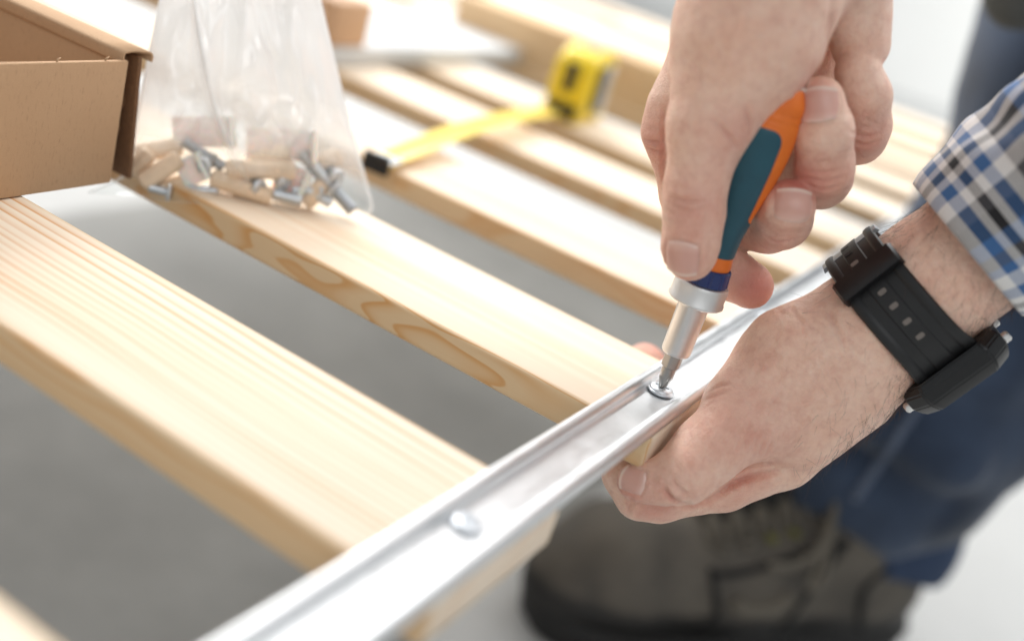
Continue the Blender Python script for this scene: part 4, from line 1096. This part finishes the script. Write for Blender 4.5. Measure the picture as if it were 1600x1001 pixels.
bolt(onbag(470, 238, -.001), onbag(552, 330, .002), 'long dark screw slanting down at the right of the bag', rad=.0032, head=False)
bolt(onbag(512, 262, -.003), onbag(525, 276, .004), 'screw with a round shiny head beside the long dark screw')
bolt(onbag(426, 302, .002), onbag(472, 314, .003), 'short threaded screw lying at the end of the sloping dowel', rad=.0030, head=False, mat=ZINC)
bolt(onbag(288, 298, .002), onbag(342, 298, .002), 'level silver screw on the bag bottom under the bracket', head=False, mat=ZINC)
bolt(onbag(428, 270, -.002), onbag(442, 286, .003), 'screw with cross head under the right end of the level dowel')
bolt(onbag(478, 296, .001), onbag(518, 318, .002), 'silver threaded screw at the lower right of the bag', head=False, mat=ZINC)
bolt(onbag(232, 292, .003), onbag(262, 300, .003), 'small silver screw lying flat at the lower left bag corner', rad=.0020, mat=ZINC)
bolt(onbag(392, 284, .002), onbag(404, 292, .006), 'screw whose small bright head shows over the sloping dowel')
bolt(onbag(488, 255, .001), onbag(520, 292, .003), 'thin silver screw lying along the long dark screw', rad=.0020, mat=ZINC)
bolt(onbag(455, 296, .001), onbag(500, 300, .002), 'thin screw lying level between the two bracket ends', rad=.0020, mat=ZINC)
def bracket(c, ang, sx, sy, label, t=.0020):
    b = box_bm(sx, sy, t, .0006, 2); bmesh.ops.translate(b, vec=(0, 0, 0), verts=b.verts)
    b2 = box_bm(t, sy, sx * .55, .0006, 2); bmesh.ops.translate(b2, vec=(sx / 2 - t, 0, sx * .275), verts=b2.verts)
    me2 = bpy.data.meshes.new('w'); b2.to_mesh(me2); b2.free(); b.from_mesh(me2); bpy.data.meshes.remove(me2)
    o = bm_obj('plastic_bracket', b, WHP, None); ca, sa = math.cos(ang), math.sin(ang)
    e0 = bdir * ca + bup * sa; e1_ = -bdir * sa + bup * ca; frame_mat(o, e0, e1_, bnrm, c)
    tag(o, label, 'bracket', 'white plastic brackets in the bag'); return o
bracket(onbag(302, 265, .002), .5, .012, .012, 'white plastic bracket beside the cross head screw')
bracket(onbag(456, 282, -.003), -.3, .014, .013, 'white plastic bracket behind the level dowel end')
bracket(onbag(320, 206, -.004), .1, .026, .013, 'long white plastic bracket highest in the bag, at the left')
bracket(onbag(440, 226, -.005), .05, .030, .014, 'long white plastic bracket high in the right half of the bag')

# ------------------------------------------------------------------ tape measure across three slats
YEL = plain('yellow_plastic', srgb(238, 206, 30), .35, nscale=120, namp=.06); BLKP = plain('black_plastic', srgb(20, 20, 20), .45)
TB = np.array([-0.2360, SLATY[5] - 0.026, 0.0002]); HK = np.array([-0.2045, 0.0925, 0.001])
tdir = nrm((TB - HK) * (1, 1, 0)); tsd = np.array([tdir[1], -tdir[0], 0])
tape = empty('tape_measure', TB, label='yellow tape measure standing on a slat with its blade pulled out', cat='tape measure')
TBW, TBL, TBH = .030, .056, .053
pf = catmull([(-.5, .06), (-.5, .55), (-.40, .86), (-.10, 1.0), (.25, 1.0), (.46, .84), (.5, .5), (.48, .10), (.40, .0), (-.42, .0)], 5, closed=True)
bm = bmesh.new(); rings = []
for x, k in ((-.5, .90), (-.42, .985), (-.3, 1), (.3, 1), (.42, .985), (.5, .90)):
    rings.append([bm.verts.new(tsd * (x * TBW) + tdir * (q[0] * TBL * k + .030) + np.array([0, 0, (.5 + (q[1] - .5) * k) * TBH])) for q in pf])
m = len(pf)
for a, b in zip(rings[:-1], rings[1:]):
    for k in range(m): bm.faces.new((a[k], a[(k + 1) % m], b[(k + 1) % m], b[k]))
bm.faces.new(rings[0][::-1]); bm.faces.new(rings[-1]); bmesh.ops.recalc_face_normals(bm, faces=bm.faces)
bm_obj('case', bm, YEL, tape, ang=40)
def tbox(name, sx, sy, sz, f, s, z, mat, bev=.0015, tilt=0):
    o = bm_obj(name, box_bm(sx, sy, sz, bev, 3), mat, tape)
    ca, sa = math.cos(tilt), math.sin(tilt); e1_ = tdir * ca + np.array([0, 0, sa]); e2_ = -tdir * sa + np.array([0, 0, ca])
    o.matrix_basis = Matrix(((tsd[0], e1_[0], e2_[0], 0), (tsd[1], e1_[1], e2_[1], 0), (tsd[2], e1_[2], e2_[2], 0), (0, 0, 0, 1)))
    o.location = tsd * s + tdir * f + np.array([0, 0, z]); return o
tbox('lock_button', .008, .005, .021, .0012, 0, .032, BLKP)
tbox('mouth', .023, .008, .010, .0025, 0, .0085, BLKP)
tbox('top_label', .020, .024, .003, .035, 0, .0525, plain('grey_blue_label', srgb(92, 104, 128), .5))
tbox('side_grip', .003, .034, .034, .034, .0145, .025, BLKP, .001)
tbox('belt_clip', .0016, .014, .034, .034, .0180, .027, ZINC, .0006)
# blade: shallow trough section, slightly arched between its rests
t = NT('tape_blade'); uv = t.n('UVMap').outputs[0]; s_ = t.n('SeparateXYZ', {0: uv})
tick = t.math('GREATER_THAN', t.math('FRACT', t.math('MULTIPLY', s_.outputs[1], 100.0)), .90); tk2 = t.math('GREATER_THAN', s_.outputs[0], .62)
c = t.mix(t.math('MULTIPLY', tick, tk2), srgb(244, 214, 96), srgb(40, 36, 20)); t.p(Base_Color=c, Roughness=.3)
A0 = HK; B0 = TB + np.array([0, 0, .006]); vs, fs, uvs = [], [], []; NL, NS = 60, 8; LEN = np.linalg.norm(B0 - A0)
for i in range(NL + 1):
    u = i / NL; c0 = A0 + (B0 - A0) * u + np.array([0, 0, .006 * math.sin(math.pi * u)])
    for j in range(NS + 1):
        w = -1 + 2 * j / NS; vs.append(c0 + tsd * (w * .0080) + np.array([0, 0, .0018 * w * w])); uvs.append((j / NS, u * LEN))
for i in range(NL):
    for j in range(NS): a = i * (NS + 1) + j; fs.append((a, a + 1, a + NS + 2, a + NS + 1))
bl = pydata('blade', [v - TB for v in vs], fs, t.m, tape); ul = bl.data.uv_layers.new(name='UVMap')
for l in bl.data.loops: ul.data[l.index].uv = uvs[l.vertex_index]
sd = bl.modifiers.new('t', 'SOLIDIFY'); sd.thickness = .0003
hk = tbox('end_hook', .015, .0030, .010, 0, 0, 0, BLKP, .0006); hk.location = Vector(HK - TB - tdir * .001 + np.array([0, 0, .0015]))
hk2 = tbox('hook_plate', .015, .014, .0012, 0, 0, 0, ZINC, .0004); hk2.location = Vector(HK - TB + tdir * .008 + np.array([0, 0, .0026]))
for q in (-.004, .004):
    v_, f_ = lathe([(.0016, 0), (.0015, .0008), (.0006, .0011)], 14); r_ = pydata('rivet', v_, f_, ZINC, tape); r_.location = Vector(HK - TB + tdir * .009 + tsd * q + np.array([0, 0, .0032]))

# ------------------------------------------------------------------ loose boards lying on the far slats
BRW = plain('brown_wood', srgb(196, 158, 124), .6, nscale=40, namp=.12)
def board(name, x0, x1, y0, y1, z0, z1, mat, label, cat, cut=(.5, .2, .4), bev=.0015):
    o = bm_obj(name, box_bm(x1 - x0, y1 - y0, z1 - z0, bev, 2), mat); o.location = ((x0 + x1) / 2, (y0 + y1) / 2, (z0 + z1) / 2); o.color = (*cut, .45)
    tag(o, label, cat); return o
foam = plain('white_foam', (0.60, 0.61, 0.61), .7, nscale=30, namp=.04)
board('foam_sheet', -.470, -.352, .205, .600, .0005, .014, foam, 'white foam packing sheet lying across the far ends of the slats', 'packing sheet')
board('wooden_batten', -.640, -.352, .226, .266, .0145, .044, BRW, 'short thick wooden batten on the white foam sheet behind the bag', 'batten', (.5, .2, .7))
bp = bpy.data.objects['wooden_batten']
v_, f_ = lathe([(.0042, 0), (.0042, .001), (.0030, .0014)], 20); dp = pydata('dowel_plug', v_, f_, plain('pale_plug', srgb(240, 220, 196), .6), bp); dp.location = (.130, -.0200, .003); dp.rotation_euler = (math.pi / 2, 0, 0)
board('wooden_board', -.430, -.17, .492, .640, .0005, .040, WOOD, 'thick wide pine board lying over the far slats behind the tape measure', 'board', (.9, .5, .3))
board('wooden_plank', -.40, -.15, .74, .80, .0005, .034, WOOD, 'narrow pine plank farthest back across the slats', 'plank', (.3, .4, .4))
